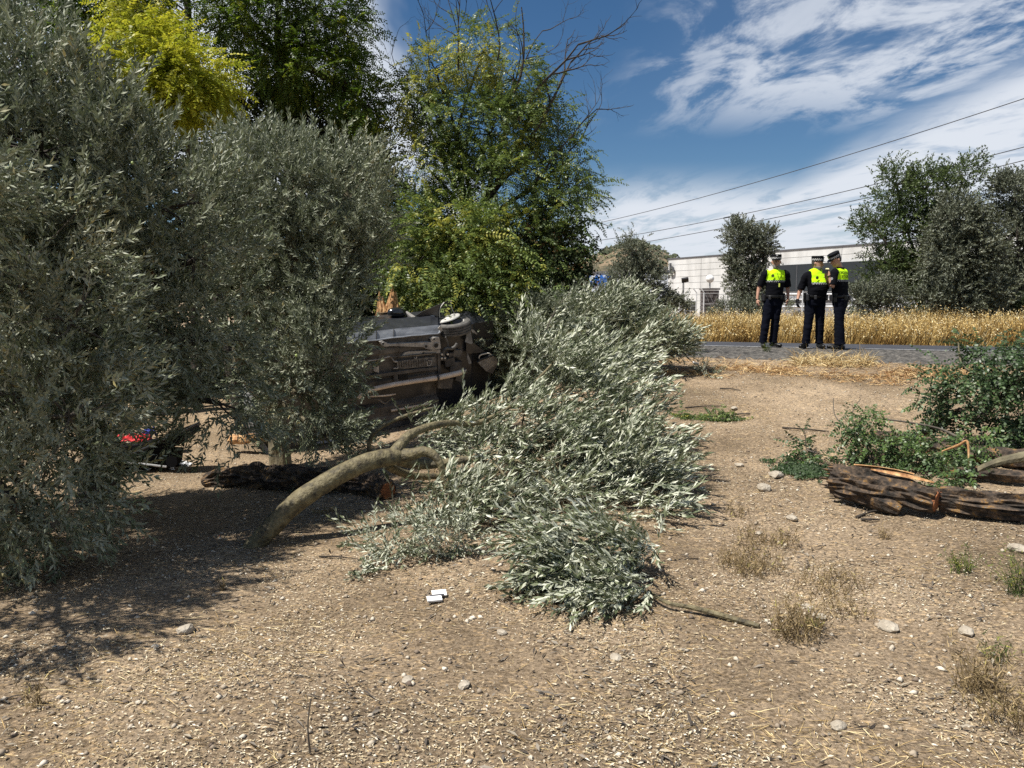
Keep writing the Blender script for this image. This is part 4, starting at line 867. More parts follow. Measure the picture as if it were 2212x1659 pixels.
# leafy boughs
b = G(2150, 1010); A = thing('fallen_robinia_boughs', b, 'heap of broken robinia boughs with wilting oval leaves at the right edge', 'broken boughs')
for pts, r_, m_ in (([(1960, 948, 7.9), (2010, 930, 7.8), (2050, 900, 7.7), (2075, 885, 7.6)], [.055, .045, .035, .028], 'bark_log'),
                ([(2040, 1065, 6.6), (2090, 1030, 6.5), (2150, 1000, 6.4), (2225, 985, 6.3)], [.02, .026, .035, .045], 'bark_olive'),
                ([(2072, 905, 7.6), (2130, 908, 7.5), (2240, 915, 7.3)], [.022, .02, .018], 'bark_olive'),
                ([(2110, 905, 7.4), (2160, 860, 7.3), (2225, 800, 7.1)], [.016, .02, .024], 'bark_dark'),
                ([(1900, 905, 7.3), (1960, 912, 7.2), (2040, 930, 7.1), (2100, 970, 6.9), (2150, 1030, 6.8)], [.006, .009, .011, .013, .012], 'twig'),
                ([(2035, 975, 6.6), (2070, 962, 6.5), (2090, 955, 6.45), (2092, 1010, 6.4)], [.006, .012, .010, .006], 'torn_wood'),
                ([(1860, 860, 7.6), (1840, 900, 7.5), (1870, 950, 7.3), (1878, 1000, 7.0)], [.003, .005, .006, .008], 'twig'),
                ([(2070, 740, 7.6), (2080, 790, 7.5), (2130, 820, 7.4), (2150, 860, 7.3), (2120, 905, 7.3)], [.006, .010, .014, .018, .02], 'bark_olive'),
                ([(2110, 1050, 6.2), (2140, 1075, 6.1), (2150, 1110, 6.0)], [.006, .005, .003], 'twig'),
                ([(1800, 860, 8.2), (1805, 900, 8.1), (1840, 935, 7.9)], [.004, .005, .006], 'twig')):
    mb = MB(); mb.tube(catmull([P(*t) for t in pts], 6), r_, 8, wob=ridge(.1, 3, 6)); mb.build('bough', MT[m_], A)
lo = [lobe(2170, 790, 7.4, .32, .4, .17), lobe(2110, 830, 7.4, .30, .35, .20), lobe(2180, 880, 7.3, .36, .4, .26), lobe(2260, 850, 7.3, .4, .5, .4), lobe(2060, 880, 7.5, .26, .3, .12), lobe(2060, 820, 7.5, .10, .15, .10), lobe(2020, 830, 7.6, .14, .15, .08), lobe(2200, 960, 7.1, .3, .3, .16)]
pos, dr, ti, cen = crown(lo, 230, 5.2, .11, spread=.8, tint=.35, bias=(-.2, -.2, -.1), shell=(.3, 1)); plant_leaves('foliage', MT['robinia_fallen'], A, pos, dr, ti, 'robinia_near', 1.0, up_roll=True)
lo = [lobe(1865, 925, 7.2, .14, .14, .16), lobe(1890, 975, 7.0, .12, .14, .14), lobe(1850, 960, 7.1, .08, .1, .08), lobe(1990, 980, 6.9, .25, .2, .12), lobe(1950, 960, 7.0, .12, .15, .08), lobe(2060, 975, 6.7, .22, .2, .13), lobe(2030, 1040, 6.2, .10, .1, .06), lobe(2090, 1030, 6.3, .10, .1, .07)]
pos, dr, ti, cen = crown(lo, 120, 4.6, .07, spread=.8, tint=.6, bias=(-.2, -.2, -.2), shell=(.2, 1)); plant_leaves('front_foliage', MT['robinia_fallen'], A, pos, dr, ti + .15, 'robinia_near', .85, up_roll=True)
# topmost spray against the grass
mb = MB(); p0 = P(2075, 740, 7.6); ps = np.array([tuple(p0 + Vector((rng.uniform(-.10, .07), 0, rng.uniform(-.05, .08)))) for _ in range(9)])
plant_leaves('top_spray', MT['robinia_fallen'], A, ps, rng.normal(0, .5, (9, 3)) + [.6, 0, .1], rng.uniform(.3, .7, 9), 'robinia_near', 1.2, up_roll=True)
def little(name, label, lo, nc, per, tpl, mat, scale, cat='leafy twig', bias=(0, 0, -.1), tint=.4):
    A = thing(name, Vector(lo[0][0]), label, cat); pos, dr, ti, cen = crown(lo, nc, per, .06, spread=.8, tint=tint, bias=bias, shell=(.1, 1)); o = plant_leaves('leaves', MT[mat], A, pos, dr, ti, tpl, scale, up_roll=True)
    c = Vector(lo[0][0]); mb = MB()
    for k in range(5):
        q_ = Vector(cen[rng.integers(0, len(cen))]); mb.tube([c + Vector((0, 0, -.03)), c.lerp(q_, .6), q_], [.005, .004, .002], 4, False)
    mb.build('twig', MT['twig'], A); return A
little('leafy_bough', 'flat dark leafy bough on the ground left of the thick log', [lobe(1760, 1045, 6.9, .20, .15, .05), lobe(1720, 1045, 6.9, .12, .12, .03), lobe(1790, 1055, 6.7, .1, .1, .05)], 50, 5, 'robinia_near', 'robinia_fallen', .8, tint=.2)
little('leafy_sprig', 'upright wilting sprig standing left of the robinia heap', [lobe(1742, 965, 7.3, .07, .07, .05), lobe(1738, 935, 7.3, .03, .03, .06), lobe(1765, 990, 7.2, .08, .05, .05)], 12, 4, 'robinia_near', 'robinia_fallen', .9)
little('leafy_twig', 'green leafy twig beside the small pit in the dirt', [(tuple(G(1545, 912) + Vector((0, 0, .06))), (.28, .12, .06))], 18, 5, 'robinia_near', 'robinia_leaf', .9)
little('leafy_twig', 'olive twig with pale leaves on the dirt near the shoulder', [(tuple(G(1525, 812) + Vector((0, 0, .05))), (.18, .1, .04))], 8, 4, 'olive_b', 'olive_leaf_fresh', .9)
little('leafy_twig', 'small green twig flat on the dirt left of the pit', [(tuple(G(1470, 905) + Vector((0, 0, .03))), (.15, .08, .02))], 8, 4, 'robinia_near', 'robinia_leaf', .7)
little('leafy_twig', 'small green twig flat on the dirt above the pale stones', [(tuple(G(1690, 1005) + Vector((0, 0, .03))), (.12, .08, .02))], 7, 4, 'robinia_near', 'robinia_fallen', .7)
# dark trunk across the shade on the left
log('log', [PH(440, 1040, .06), PH(490, 1030, .10), PH(570, 1030, .12), PH(660, 1034, .12), PH(720, 1037, .11), PH(790, 1045, .09), PH(838, 1060, .08)], [.05, .10, .125, .12, .11, .095, .085], 'dark fallen trunk lying in the shade under the olives, behind the bare olive trunk', seed=4.2, ends=(False, True), cat='tree trunk')
# log end behind the car
log('log', [q(500, 950, 10.7), q(530, 947, 10.6), q(575, 943, 10.6)], [.07, .075, .075], 'short pale log poking out behind the rear bumper of the car', mat='torn_wood', ends=(False, False), n=12)
# snapped tree behind the car
b = gpt(838, 12.4); A = thing('broken_tree_stump', b, 'snapped tree stump with splintered orange top behind the overturned car', 'stump')
top = P(838, 672, 12.2); mb = MB(); mb.tube(catmull([b, b.lerp(top, .5) + Vector((.05, 0, 0)), top], 8), [.26, .21, .19], 22, wob=ridge(.22, 6, 2, 3)); mb.build('trunk', MT['bark_log'], A)
mb = MB()
for (px, ytop, w_, dx) in ((822, 630, .05, -3), (826, 640, .06, 0), (832, 655, .07, 0), (842, 612, .075, 6), (846, 618, .07, 3), (850, 628, .07, 2), (856, 640, .06, 0), (860, 655, .05, 3), (838, 640, .07, 4), (818, 650, .045, -4), (853, 650, .06, 4)):
    for dy in (-.10, 0, .1):
        yy = ytop + abs(dy) * 160 + rng.uniform(-3, 8); base = P(px, 700, 12.2 + dy); tipv = P(px + dx + rng.uniform(-3, 3), yy, 12.2 + dy * .6)
        mb.tube([base, base.lerp(tipv, .6) + Vector(rng.normal(0, .012, 3)), tipv], [w_, w_ * .8, .008], 5, flat=.6)
mb.build('splinters', MT['torn_wood'], A)
mb = MB(); mb.tube(catmull([P(845, 670, 12.0), P(858, 682, 11.9), P(868, 690, 11.9)], 5), [.02, .02, .01], 6); mb.build('torn_strip', MT['torn_wood'], A)

# ------------------------------------------------------------------ the overturned car, underside to the viewer
MT['car_paint'] = M('car_paint', [(.3, (.012, .013, .016)), (.6, (.022, .024, .03)), (.72, (.075, .075, .08))], scale=6, rough=.38, spec=.6, detail=9, nrough=.7)
MT['car_sill'] = M('car_sill', [(.35, (.16, .17, .19)), (.6, (.30, .32, .35)), (.75, (.42, .44, .46))], scale=5, rough=.45, stretch=(.6, .6, 3), detail=9)
MT['car_under'] = M('car_under', [(.35, (.045, .040, .035)), (.55, (.10, .09, .08)), (.72, (.20, .18, .155))], scale=4, rough=.85, bump=.4, detail=9)
MT['car_dust'] = M('car_dust', [(.35, (.24, .22, .20)), (.6, (.40, .38, .35)), (.75, (.5, .48, .44))], scale=9, rough=.75)
MT['car_pipe'] = M('car_pipe', [(.35, (.45, .36, .28)), (.65, (.66, .57, .48))], scale=7, rough=.55)
MT['car_black'] = M('car_black', (.010, .010, .011), rough=.6)
MT['shield'] = M('shield', [(.35, (.07, .065, .06)), (.7, (.20, .19, .18))], scale=20, rough=.5, bump=.8, bscale=60)
MT['rubber'] = M('rubber', [(.3, (.05, .05, .048)), (.7, (.14, .132, .12))], scale=14, rough=.85)
MT['steel'] = M('steel', [(.3, (.30, .30, .28)), (.5, (.48, .47, .44)), (.62, (.62, .60, .55)), (.72, (.12, .10, .08))], scale=9, rough=.45, metal=.2, detail=8)
MT['torn_plastic'] = M('torn_plastic', [(.3, (.10, .105, .11)), (.7, (.26, .27, .28))], scale=7, rough=.5)
O = P(560, 985, 10.6); Lx = Vector((.88, .47, 0)).normalized(); dh = Vector((-Lx.y, Lx.x, 0)); Lu = (Lx + Vector((0, 0, .083))).normalized()
al = R(16); Wv0 = (Vector((0, 0, 1)) * math.cos(al) - dh * math.sin(al)); Wv = (Wv0 - Lu * Wv0.dot(Lu)).normalized(); Dv = (dh * math.cos(al) + Vector((0, 0, 1)) * math.sin(al)); Dv = (Dv - Lu * Dv.dot(Lu) - Wv * Dv.dot(Wv)).normalized()
XF = Matrix(((Lu.x, Wv.x, Dv.x, O.x), (Lu.y, Wv.y, Dv.y, O.y), (Lu.z, Wv.z, Dv.z, O.z), (0, 0, 0, 1)))
def uw(px, py, d=0.0):
    r_ = ray(px, py); o2 = O + Dv * d; t = (o2 - CAM).dot(Dv) / r_.dot(Dv); h = CAM + r_ * t - O; return Vector((h.dot(Lu), h.dot(Wv), d))
def z3(x, y, d=0.0): return uw((1300 + x * .34356) * .54861, (1080 + y * .34356) * .54861, d)
def z4(x, y, d=0.0): return uw((900 + x * .5425) * .54861, (1400 + y * .5425) * .54861, d)
CAR = thing('overturned_car', O, 'dark wrecked car on its side among the olives, dusty underside and front wheel showing', 'car')
def cb(mb, name, mat, parent=CAR, smooth=False): return mb.build(name, MT[mat], parent, smooth, XF)
wt = z3(700, 735).y; UF = z3(1260, 800).x      # top edge of the floor pan, front end of the cabin floor
def body():
    # shell: cross sections along u, each a rounded box in (w,d)
    st = [(-.02, .16, .50, .90), (.05, .12, .30, 1.05), (.25, .10, .16, 1.25), (.5, .08, .12, 1.42), (1.0, .06, .10, 1.47), (1.9, .06, .10, 1.46), (2.35, .06, .10, 1.30), (2.62, .06, .12, .95), (2.9, .06, .15, .86), (3.35, .10, .2, .78), (3.62, .2, .3, .62)]
    V = []; n = 16
    for (u, e, d0, d1) in st:
        W0, W1 = .02 + e * .3, wt + .14 - e * .3; b1 = min(.86, d1)
        prof = [(W0 + .05, d0), (W1 - .10, d0), (W1 - .02, d0 + .08), (W1, d0 + .25), (W1 - .01, (d0 + b1) / 2 + .1), (W1 - .03, b1 - .05), (W1 - .07, b1), (W1 - .22, d1 - .06), (W1 - .32, d1), (W0 + .3, d1), (W0 + .2, d1 - .06), (W0 + .05, b1), (W0 + .02, b1 - .05), (W0, (d0 + b1) / 2), (W0, d0 + .25), (W0 + .01, d0 + .08)]
        V += [Vector((u, a, b)) for a, b in prof]
    m_ = len(st); Fc = [[i * n + k, i * n + (k + 1) % n, (i + 1) * n + (k + 1) % n, (i + 1) * n + k] for i in range(m_ - 1) for k in range(n)]
    Fc += [list(range(n))[::-1], [(m_ - 1) * n + k for k in range(n)]]
    mb = MB(); mb.add(V, Fc); cb(mb, 'body_shell', 'car_paint', smooth=False)
body()
def floor_pan():
    nu, nw = 150, 70; us = np.linspace(.30, UF, nu); ws = np.linspace(.05, wt, nw); V = []
    pipe_w = lambda u: 0
    def h(u, w_):
        d = 0.0
        c = wt * .40 + .0 * u; t = abs(w_ - c); d += .11 * (1 - float(sstep(.10, .16, t)))                       # tunnel
        for ww, hw, am in ((wt * .88, .03, -.02), (wt * .16, .035, -.03), (wt * .60, .012, .02)):               # rails, grooves
            d += am * (1 - float(sstep(hw, hw + .015, abs(w_ - ww))))
        for uu in (.75, 1.02, 1.35, 1.72, 2.02):
            if t > .17: d += .014 * (1 - float(sstep(.018, .035, abs(u - uu - .04 * math.sin(w_ * 5)))))
        if u < .95: d += .10 * (1 - float(sstep(.75, .95, u))) * (1 - float(sstep(.3, .5, abs(w_ - wt * .5) / wt)))  # spare wheel well
        d += .010 * noise.noise(Vector((u * 3, w_ * 4, 0))) + .004 * noise.noise(Vector((u * 14, w_ * 14, 0)))
        return d
    V = [Vector((u, w_, h(u, w_))) for u in us for w_ in ws]
    Fc = [[i * nw + k, (i + 1) * nw + k, (i + 1) * nw + k + 1, i * nw + k + 1] for i in range(nu - 1) for k in range(nw - 1)]
    mb = MB(); mb.add(V, Fc); cb(mb, 'floor_pan', 'car_under')
floor_pan()
def poly(name, pts, d, th, mat, parent=CAR, bulge=0):
    mb = MB(); mb.prism([Vector((p.x, p.y, p.z)) for p in pts], (0, 0, th)); return cb(mb, name, mat, parent)
# sill along the upper side: bright scraped strip, stepped
def ribbon(name, A_, B_, mat, th=.02, rows=1):
    mb = MB(); n = len(A_); V = [Vector(a) for a in A_] + [Vector(b_) for b_ in B_] + [Vector(a) + Vector((0, -th, th)) for a in A_] + [Vector(b_) + Vector((0, -th, th)) for b_ in B_]
    Fc = [[i, i + 1, n + i + 1, n + i] for i in range(n - 1)] + [[2 * n + i, 3 * n + i, 3 * n + i + 1, 2 * n + i + 1] for i in range(n - 1)] + [[i, 2 * n + i, 2 * n + i + 1, i + 1] for i in range(n - 1)] + [[0, n, 3 * n, 2 * n], [n - 1, 3 * n - 1, 4 * n - 1, 2 * n - 1]]
    mb.add(V, Fc); return cb(mb, name, mat)
xs3 = [200, 330, 450, 530, 620, 725, 830, 930, 1040, 1150, 1235, 1262]
lowy = [785, 772, 758, 752, 738, 722, 715, 700, 694, 682, 678, 660]; upy = [672, 662, 652, 645, 636, 625, 612, 605, 598, 585, 578, 590]
ribbon('sill', [z3(x, y, -.01) for x, y in zip(xs3, lowy)], [z3(x, y, .05) for x, y in zip(xs3, upy)], 'car_sill')
ribbon('door_skin', [z3(x, y - 2, .055) for x, y in zip(xs3[:-1], upy)], [z3(x, y, .32) for x, y in zip(xs3[:-1], [548, 540, 534, 530, 522, 515, 506, 498, 488, 476, 490])], 'car_paint')
for (x, y0, y1) in ((530, 752, 645), (728, 720, 628)):
    mb = MB(); mb.tube([z3(x, y0, -.016), z3(x + 2, y1, .042)], .006, 4); cb(mb, 'seam', 'car_black')
mb = MB(); mb.tube([z3(x, y + 4, -.02) for x, y in zip(xs3, lowy)], .010, 6); cb(mb, 'sill_flange', 'car_sill')
poly('torn_clip', [z3(1235, 620, -.03), z3(1262, 590, -.03), z3(1292, 640, -.03), z3(1272, 664, -.03)], 0, .01, 'car_dust')
# subframe rail with the round-holed bracket
mb = MB(); mb.prism([z3(*p, -.05) for p in ((560, 770), (600, 765), (650, 790), (680, 800), (1100, 780), (1160, 780), (1150, 740), (1180, 718), (1250, 722), (1262, 790), (1270, 850), (1200, 868), (1120, 860), (1060, 835), (690, 822), (640, 830), (590, 820))], (0, 0, .05)); rail = cb(mb, 'subframe_rail', 'car_dust')
for (x, y, r_) in ((1098, 825, .024), (1213, 815, .036), (1190, 742, .018), (605, 795, .018)):
    c = z3(x, y, -.054); mb = MB(); mb.tube([c, c + Vector((0, 0, .004))], r_, 14, ref=(1, 0, 0)); cb(mb, 'hole', 'car_black', rail)
    mb = MB(); th = [c + Vector((math.cos(a) * r_ * 1.15, math.sin(a) * r_ * 1.15, -.002)) for a in np.linspace(0, 6.283, 15)]; mb.tube(th, .006, 5, False); cb(mb, 'hole_rim', 'car_dust', rail)
mb = MB(); mb.prism([z3(*p, -.03) for p in ((805, 948), (860, 895), (900, 885), (1125, 876), (1262, 865), (1262, 900), (1130, 922))], (0, 0, .03)); r2 = cb(mb, 'lower_rail', 'car_dust')
mb = MB(); mb.prism([z3(*p, -.034) for p in ((1060, 897), (1084, 893), (1076, 908), (1056, 910))], (0, 0, .004)); cb(mb, 'slot', 'car_black', r2)
# heat shield, clips, plates
mb = MB(); mb.prism([z3(*p, -.035) for p in ((765, 995), (860, 985), (1130, 950), (1205, 950), (1210, 1000), (1190, 1050), (860, 1082), (770, 1082))], (0, 0, .04)); hsd = cb(mb, 'heat_shield', 'shield')
for k in range(14):
    x = 790 + k * 28; mb = MB(); mb.tube([z3(x, 1005 - k * 2.4, -.04), z3(x + 6, 1070 - k * 2.0, -.04)], .006, 4); cb(mb, 'rib', 'car_under', hsd)
for pts in (((720, 985), (740, 1000), (765, 998)), ((725, 1078), (770, 1078), (775, 1062)), ((960, 955), (985, 968), (990, 945)), ((1110, 1000), (1115, 1045), (1150, 1040), (1165, 990), (1120, 990))):
    mb = MB(); mb.tube([z3(*p, -.045) for p in pts], .009, 5); cb(mb, 'clip', 'car_dust', hsd)
mb = MB(); mb.tube(catmull([z3(*p, -.03) for p in ((340, 1000), (470, 988), (600, 965), (690, 945), (735, 1000), (770, 1000))], 4), .009, 6); cb(mb, 'brake_line', 'car_dust')
mb = MB(); mb.tube(catmull([z3(*p, -.04) for p in ((700, 948), (950, 925), (1110, 910), (1215, 905))], 4), .008, 6); cb(mb, 'fuel_line', 'car_under')
mb = MB(); mb.prism([z3(*p, -.03) for p in ((500, 1110), (515, 1040), (530, 1012), (552, 1020), (558, 1060), (560, 1130))], (0, 0, .03)); br = cb(mb, 'jack_bracket', 'car_dust')
c = z3(532, 1048, -.034); mb = MB(); mb.tube([c, c + Vector((0, 0, .004))], .02, 12, ref=(1, 0, 0)); cb(mb, 'hole', 'car_black', br)
mb = MB(); mb.prism([z3(*p, -.05) for p in ((440, 1165), (700, 1125), (1000, 1085), (1225, 1065), (1225, 1095), (1000, 1118), (700, 1160), (450, 1200))], (0, 0, .06)); cb(mb, 'cross_ledge', 'car_under')
mb = MB(); mb.prism([z3(*p, -.03) for p in ((730, 1135), (775, 1130), (778, 1260), (735, 1270))], (0, 0, .05)); cb(mb, 'cross_member', 'car_under')
mb = MB(); mb.prism([z3(*p, -.012) for p in ((785, 1150), (890, 1140), (895, 1210), (790, 1225))], (0, 0, .004)); cb(mb, 'opening', 'car_black')
# exhaust pipe with clamp
pp = [z3(*p, -.12) for p in ((325, 1425), (350, 1385), (400, 1350), (470, 1325), (560, 1300), (720, 1265), (900, 1235), (1100, 1206), (1220, 1188), (1330, 1165), (1440, 1140), (1535, 1112))]
mb = MB(); mb.tube(catmull(pp, 4), [.026, .03, .032, .034, .036, .036, .036, .036, .04, .042, .042, .040], 12); ex = cb(mb, 'exhaust_pipe', 'car_pipe', smooth=True)
c = pp[8]; mb = MB(); mb.tube([c, c + (pp[9] - pp[8]).normalized() * .03], .052, 12); cb(mb, 'clamp', 'car_under', ex)
mb = MB(); mb.tube([pp[-1] - Vector((.01, 0, 0)), pp[-1] + Vector((.03, .006, 0))], .047, 12); cb(mb, 'pipe_end', 'car_under', ex)
mb = MB(); mb.tube(catmull([z3(*p, -.06) for p in ((430, 1400), (560, 1395), (680, 1385), (750, 1372))], 4), .012, 6); cb(mb, 'lower_pipe', 'car_pipe')
mb = MB(); mb.tube(catmull([z3(*p, -.05) for p in ((480, 1425), (560, 1440), (630, 1480), (700, 1420), (745, 1430))], 4), .012, 6); cb(mb, 'cable_loop', 'car_under')
# lower sill on the ground
ribbon('lower_sill', [z4(x, y, -.02) for x, y in ((640, 640), (800, 625), (900, 612), (1050, 590), (1210, 565), (1350, 548), (1500, 540))], [z4(x, y, .02) for x, y in ((640, 610), (800, 590), (900, 575), (1050, 552), (1210, 528), (1350, 512), (1500, 505))], 'car_sill')
mb = MB(); mb.tube([z4(1180, 400, -.02), z4(1450, 350, -.03)], .02, 6); cb(mb, 'brake_pipe', 'car_pipe')
# engine bay: dark well with subframe pieces, hose, radiator
mb = MB(); mb.prism([Vector((UF - .02, .05, .20)), Vector((UF + 1.02, .10, .22)), Vector((UF + 1.0, wt + .02, .22)), Vector((UF - .02, wt + .02, .20))], (0, 0, .03)); cb(mb, 'engine_bay', 'car_black')
mb = MB(); mb.prism([z3(*p, -.02) for p in ((1232, 870), (1262, 865), (1268, 1300), (1240, 1310))], (0, 0, .16)); cb(mb, 'bay_edge', 'car_under')
mb = MB(); mb.tube(catmull([z3(*p, -.02) for p in ((1295, 935), (1300, 880), (1330, 850), (1390, 850), (1430, 830), (1455, 790))], 4), .026, 8); cb(mb, 'hose', 'car_black', smooth=True).data.materials[0] = MT['rubber']
mb = MB(); mb.tube(catmull([z3(*p, .02) for p in ((1320, 720), (1345, 790), (1350, 850))], 4), .016, 6); cb(mb, 'hose', 'rubber')
for (x, y, s_, d) in ((1290, 960, .09, .02), (1360, 1000, .16, .08), (1450, 900, .14, .1), (1430, 1050, .2, .1), (1320, 1240, .2, .06), (1480, 1180, .14, .1), (1380, 920, .07, 0)):
    mb = MB(); c = z3(x, y, d); mb.box(c, (s_, s_ * .8, s_ * .5), Matrix.Rotation(rng.uniform(-.4, .4), 3, 'Z')); cb(mb, 'engine_part', 'car_under')
for (x, y) in ((1283, 920), (1350, 918), (1282, 965), (1318, 962)):
    mb = MB(); c = z3(x, y, -.05); mb.tube([c, c + Vector((0, 0, .04))], .016, 8); cb(mb, 'bolt', 'steel')
mb = MB(); mb.prism([z3(*p, -.02) for p in ((1575, 905), (1600, 960), (1622, 1020), (1590, 1030), (1570, 960))], (0, 0, .02)); cb(mb, 'bumper_strut', 'torn_plastic')
# front wheel lying flat on top
wc = z3(1405, 600, .27); ax = (Vector((-.10, 1, .10))).normalized(); wh = .205
uy = ax; t1 = Vector((1, 0, 0)); t1 = (t1 - uy * t1.dot(uy)).normalized(); t2 = uy.cross(t1)
def ring_prof(prof, n=40, groove=None):
    V = []; m_ = len(prof)
    for k in range(n):
        a = 2 * math.pi * k / n
        for (r_, h) in prof: V.append(wc + uy * h + (t1 * math.cos(a) + t2 * math.sin(a)) * r_)
    Fc = [[k * m_ + i, k * m_ + (i + 1) % m_, ((k + 1) % n) * m_ + (i + 1) % m_, ((k + 1) % n) * m_ + i] for k in range(n) for i in range(m_)]
    return V, Fc
TR = .285
tp2 = [(.19, -.09), (.24, -.10), (TR - .012, -.088), (TR, -.068), (TR, -.05), (TR - .014, -.047), (TR - .014, -.040), (TR, -.037), (TR, -.010), (TR - .014, -.007), (TR - .014, 0), (TR, .003), (TR, .03), (TR - .014, .033), (TR - .014, .040), (TR, .043), (TR, .065), (TR - .012, .085), (.24, .10), (.19, .09)]
mb = MB(); mb.add(*ring_prof(tp2)); tyre = cb(mb, 'front_tyre', 'rubber')
mb = MB(); mb.add(*ring_prof([(.19, -.09), (.19, .09), (.17, .085), (.16, -.085)])); cb(mb, 'rim', 'steel', tyre, True)
# wheel cover standing half off, tilted
n1 = (uy + Vector((-.18, 0, .10))).normalized(); c0 = wc + uy * .135 + Vector((-.06, 0, 0)); e1 = (t1 - n1 * t1.dot(n1)).normalized(); e2 = n1.cross(e1); V = []; NN = 36
for (r_, h) in ((.19, 0), (.185, .012), (.14, .022), (.06, .020), (.045, .030), (0.001, .032)):
    for k in range(NN):
        a = 2 * math.pi * k / NN; V.append(c0 + n1 * h + (e1 * math.cos(a) + e2 * math.sin(a)) * r_)
Fc = [[i * NN + k, i * NN + (k + 1) % NN, (i + 1) * NN + (k + 1) % NN, (i + 1) * NN + k] for i in range(5) for k in range(NN)] + [list(range(NN))[::-1]]
mb = MB(); mb.add(V, Fc); disc = cb(mb, 'wheel_disc', 'steel', tyre)
for k in range(8):
    a = 2 * math.pi * k / 8; c = c0 + n1 * .018 + (e1 * math.cos(a) + e2 * math.sin(a)) * .115; mb = MB(); mb.tube([c, c + n1 * .008], .014, 8); cb(mb, 'disc_slot', 'car_black', tyre)
# crumpled wing standing up, mirror, torn liners
poly('crumpled_wing', [z3(*p, .35) for p in ((975, 478), (1060, 425), (1150, 388), (1240, 350), (1305, 325), (1262, 380), (1250, 440), (1255, 500), (1225, 548), (1165, 530), (1105, 512))], 0, .012, 'car_paint')
poly('crumpled_wing', [z3(*p, .50) for p in ((1300, 322), (1388, 300), (1386, 350), (1402, 410), (1432, 458), (1380, 428), (1320, 412), (1268, 410))], 0, .012, 'car_black')
for pts, r_ in ((((1308, 322), (1266, 378), (1250, 440), (1254, 500), (1230, 545)), .008), (((1386, 302), (1386, 350), (1402, 410), (1432, 458)), .010)):
    mb = MB(); mb.tube(catmull([z3(*p, .34 if r_ < .009 else .49) for p in pts], 4), r_, 5); cb(mb, 'bright_edge', 'steel')
mb = MB(); mb.tube([z3(1150, 480, .34), z3(1190, 478, .34)], .02, 6, flat=.5); cb(mb, 'scrape', 'steel')
m0 = z3(765, 448, .62); mb = MB(); pr = [(.0, .01), (.02, .055), (.08, .085), (.16, .095), (.22, .085), (.27, .05), (.30, .02)]
mb.tube([m0 + Vector((-.15 + a * 1.0, .03 - a * .12, 0)) for a, r_ in pr], [r_ * .95 for a, r_ in pr], 14, flat=.9); mir = cb(mb, 'wing_mirror', 'car_black', smooth=True)
mir.data.materials[0] = MT['mirror_shell'] = M('mirror_shell', (.012, .013, .016), rough=.2, spec=.7)
mb = MB(); mb.tube([m0 + Vector((.14, 0, 0)), m0 + Vector((.25, -.09, -.1))], [.03, .045], 8); cb(mb, 'mirror_arm', 'car_dust', mir)
for pts, d, m_ in ((((1570, 585), (1592, 600), (1610, 650), (1635, 790), (1612, 800), (1545, 775), (1560, 720)), .10, 'torn_plastic'),
                   (((1600, 615), (1650, 640), (1690, 690), (1660, 680), (1630, 665)), .18, 'car_dust'),
                   (((1560, 790), (1640, 785), (1700, 830), (1785, 892), (1700, 900), (1560, 912)), .12, 'torn_plastic'),
                   (((1620, 690), (1690, 740), (1740, 800), (1700, 815), (1640, 780)), .22, 'car_black')):
    o = poly('torn_liner', [z3(*p, d) for p in pts], 0, .01, m_)
    if m_ == 'torn_plastic' and pts[0][0] == 1560: o.data.materials[0] = MT['car_paint']
rp = [z3(*p, .05) for p in ((1690, 1010), (1850, 925), (1905, 960), (1935, 1010), (1860, 1140), (1790, 1110))]
mb = MB(); mb.prism(rp, (0, 0, .05)); rad_ = cb(mb, 'radiator', 'car_under')
for k in range(17):
    t = k / 16; a = z3(1695 + t * 160, 1008 - t * 82, .04); b2 = z3(1795 + t * 130, 1112 - t * 95, .04); mb = MB(); mb.tube([a, b2], .0045, 4); cb(mb, 'fin', 'car_dust', rad_)
mb = MB(); mb.tube([z3(1700, 985, .03), z3(1865, 925, .03)], .018, 6); cb(mb, 'header_tank', 'car_black', rad_)
mb = MB(); mb.tube(catmull([z3(*p, .02) for p in ((1705, 965), (1715, 930), (1765, 912), (1820, 905), (1845, 925))], 4), .010, 5); cb(mb, 'hose_loop', 'steel', rad_)
# rear end: bumper corner curling under, rear tyre, tail panel
bp = [z4(178, 300, -.02), z4(175, 380, -.02), z4(176, 450, -.02), z4(185, 530, -.02), z4(203, 600, -.02), z4(228, 660, -.02), z4(262, 705, -.02), z4(305, 732, -.02), z4(385, 738, -.02)]
mb = MB(); V = [Vector(p) for p in bp] + [Vector((p.x + .05, p.y + (.05 if i > 4 else 0), .02)) for i, p in enumerate(bp)] + [Vector((p.x - .03, p.y - .0, .30)) for p in bp] + [Vector((p.x - .02, p.y, .55)) for p in bp]; n = len(bp)
mb.add(V, [[r0 * n + i, r0 * n + i + 1, r1 * n + i + 1, r1 * n + i] for (r0, r1) in ((0, 1), (2, 0), (3, 2)) for i in range(n - 1)]); cb(mb, 'rear_bumper', 'torn_plastic')
wc = z4(500, 660, .22); wc.y = .09; t1, t2, uy = Vector((1, 0, 0)), Vector((0, 0, 1)), Vector((0, 1, 0))
mb = MB(); mb.add(*ring_prof(tp2)); cb(mb, 'rear_tyre', 'rubber')
mb = MB(); mb.prism([Vector((.04, .1, .05)), Vector((.34, .06, .03)), Vector((.34, wt, .03)), Vector((.04, wt - .05, .05))], (0, 0, .05)); cb(mb, 'rear_panel', 'car_black')
mb = MB(); mb.box(Vector((.95, wt * .5, .02)), (.10, wt * .8, .08)); cb(mb, 'rear_axle', 'car_under')

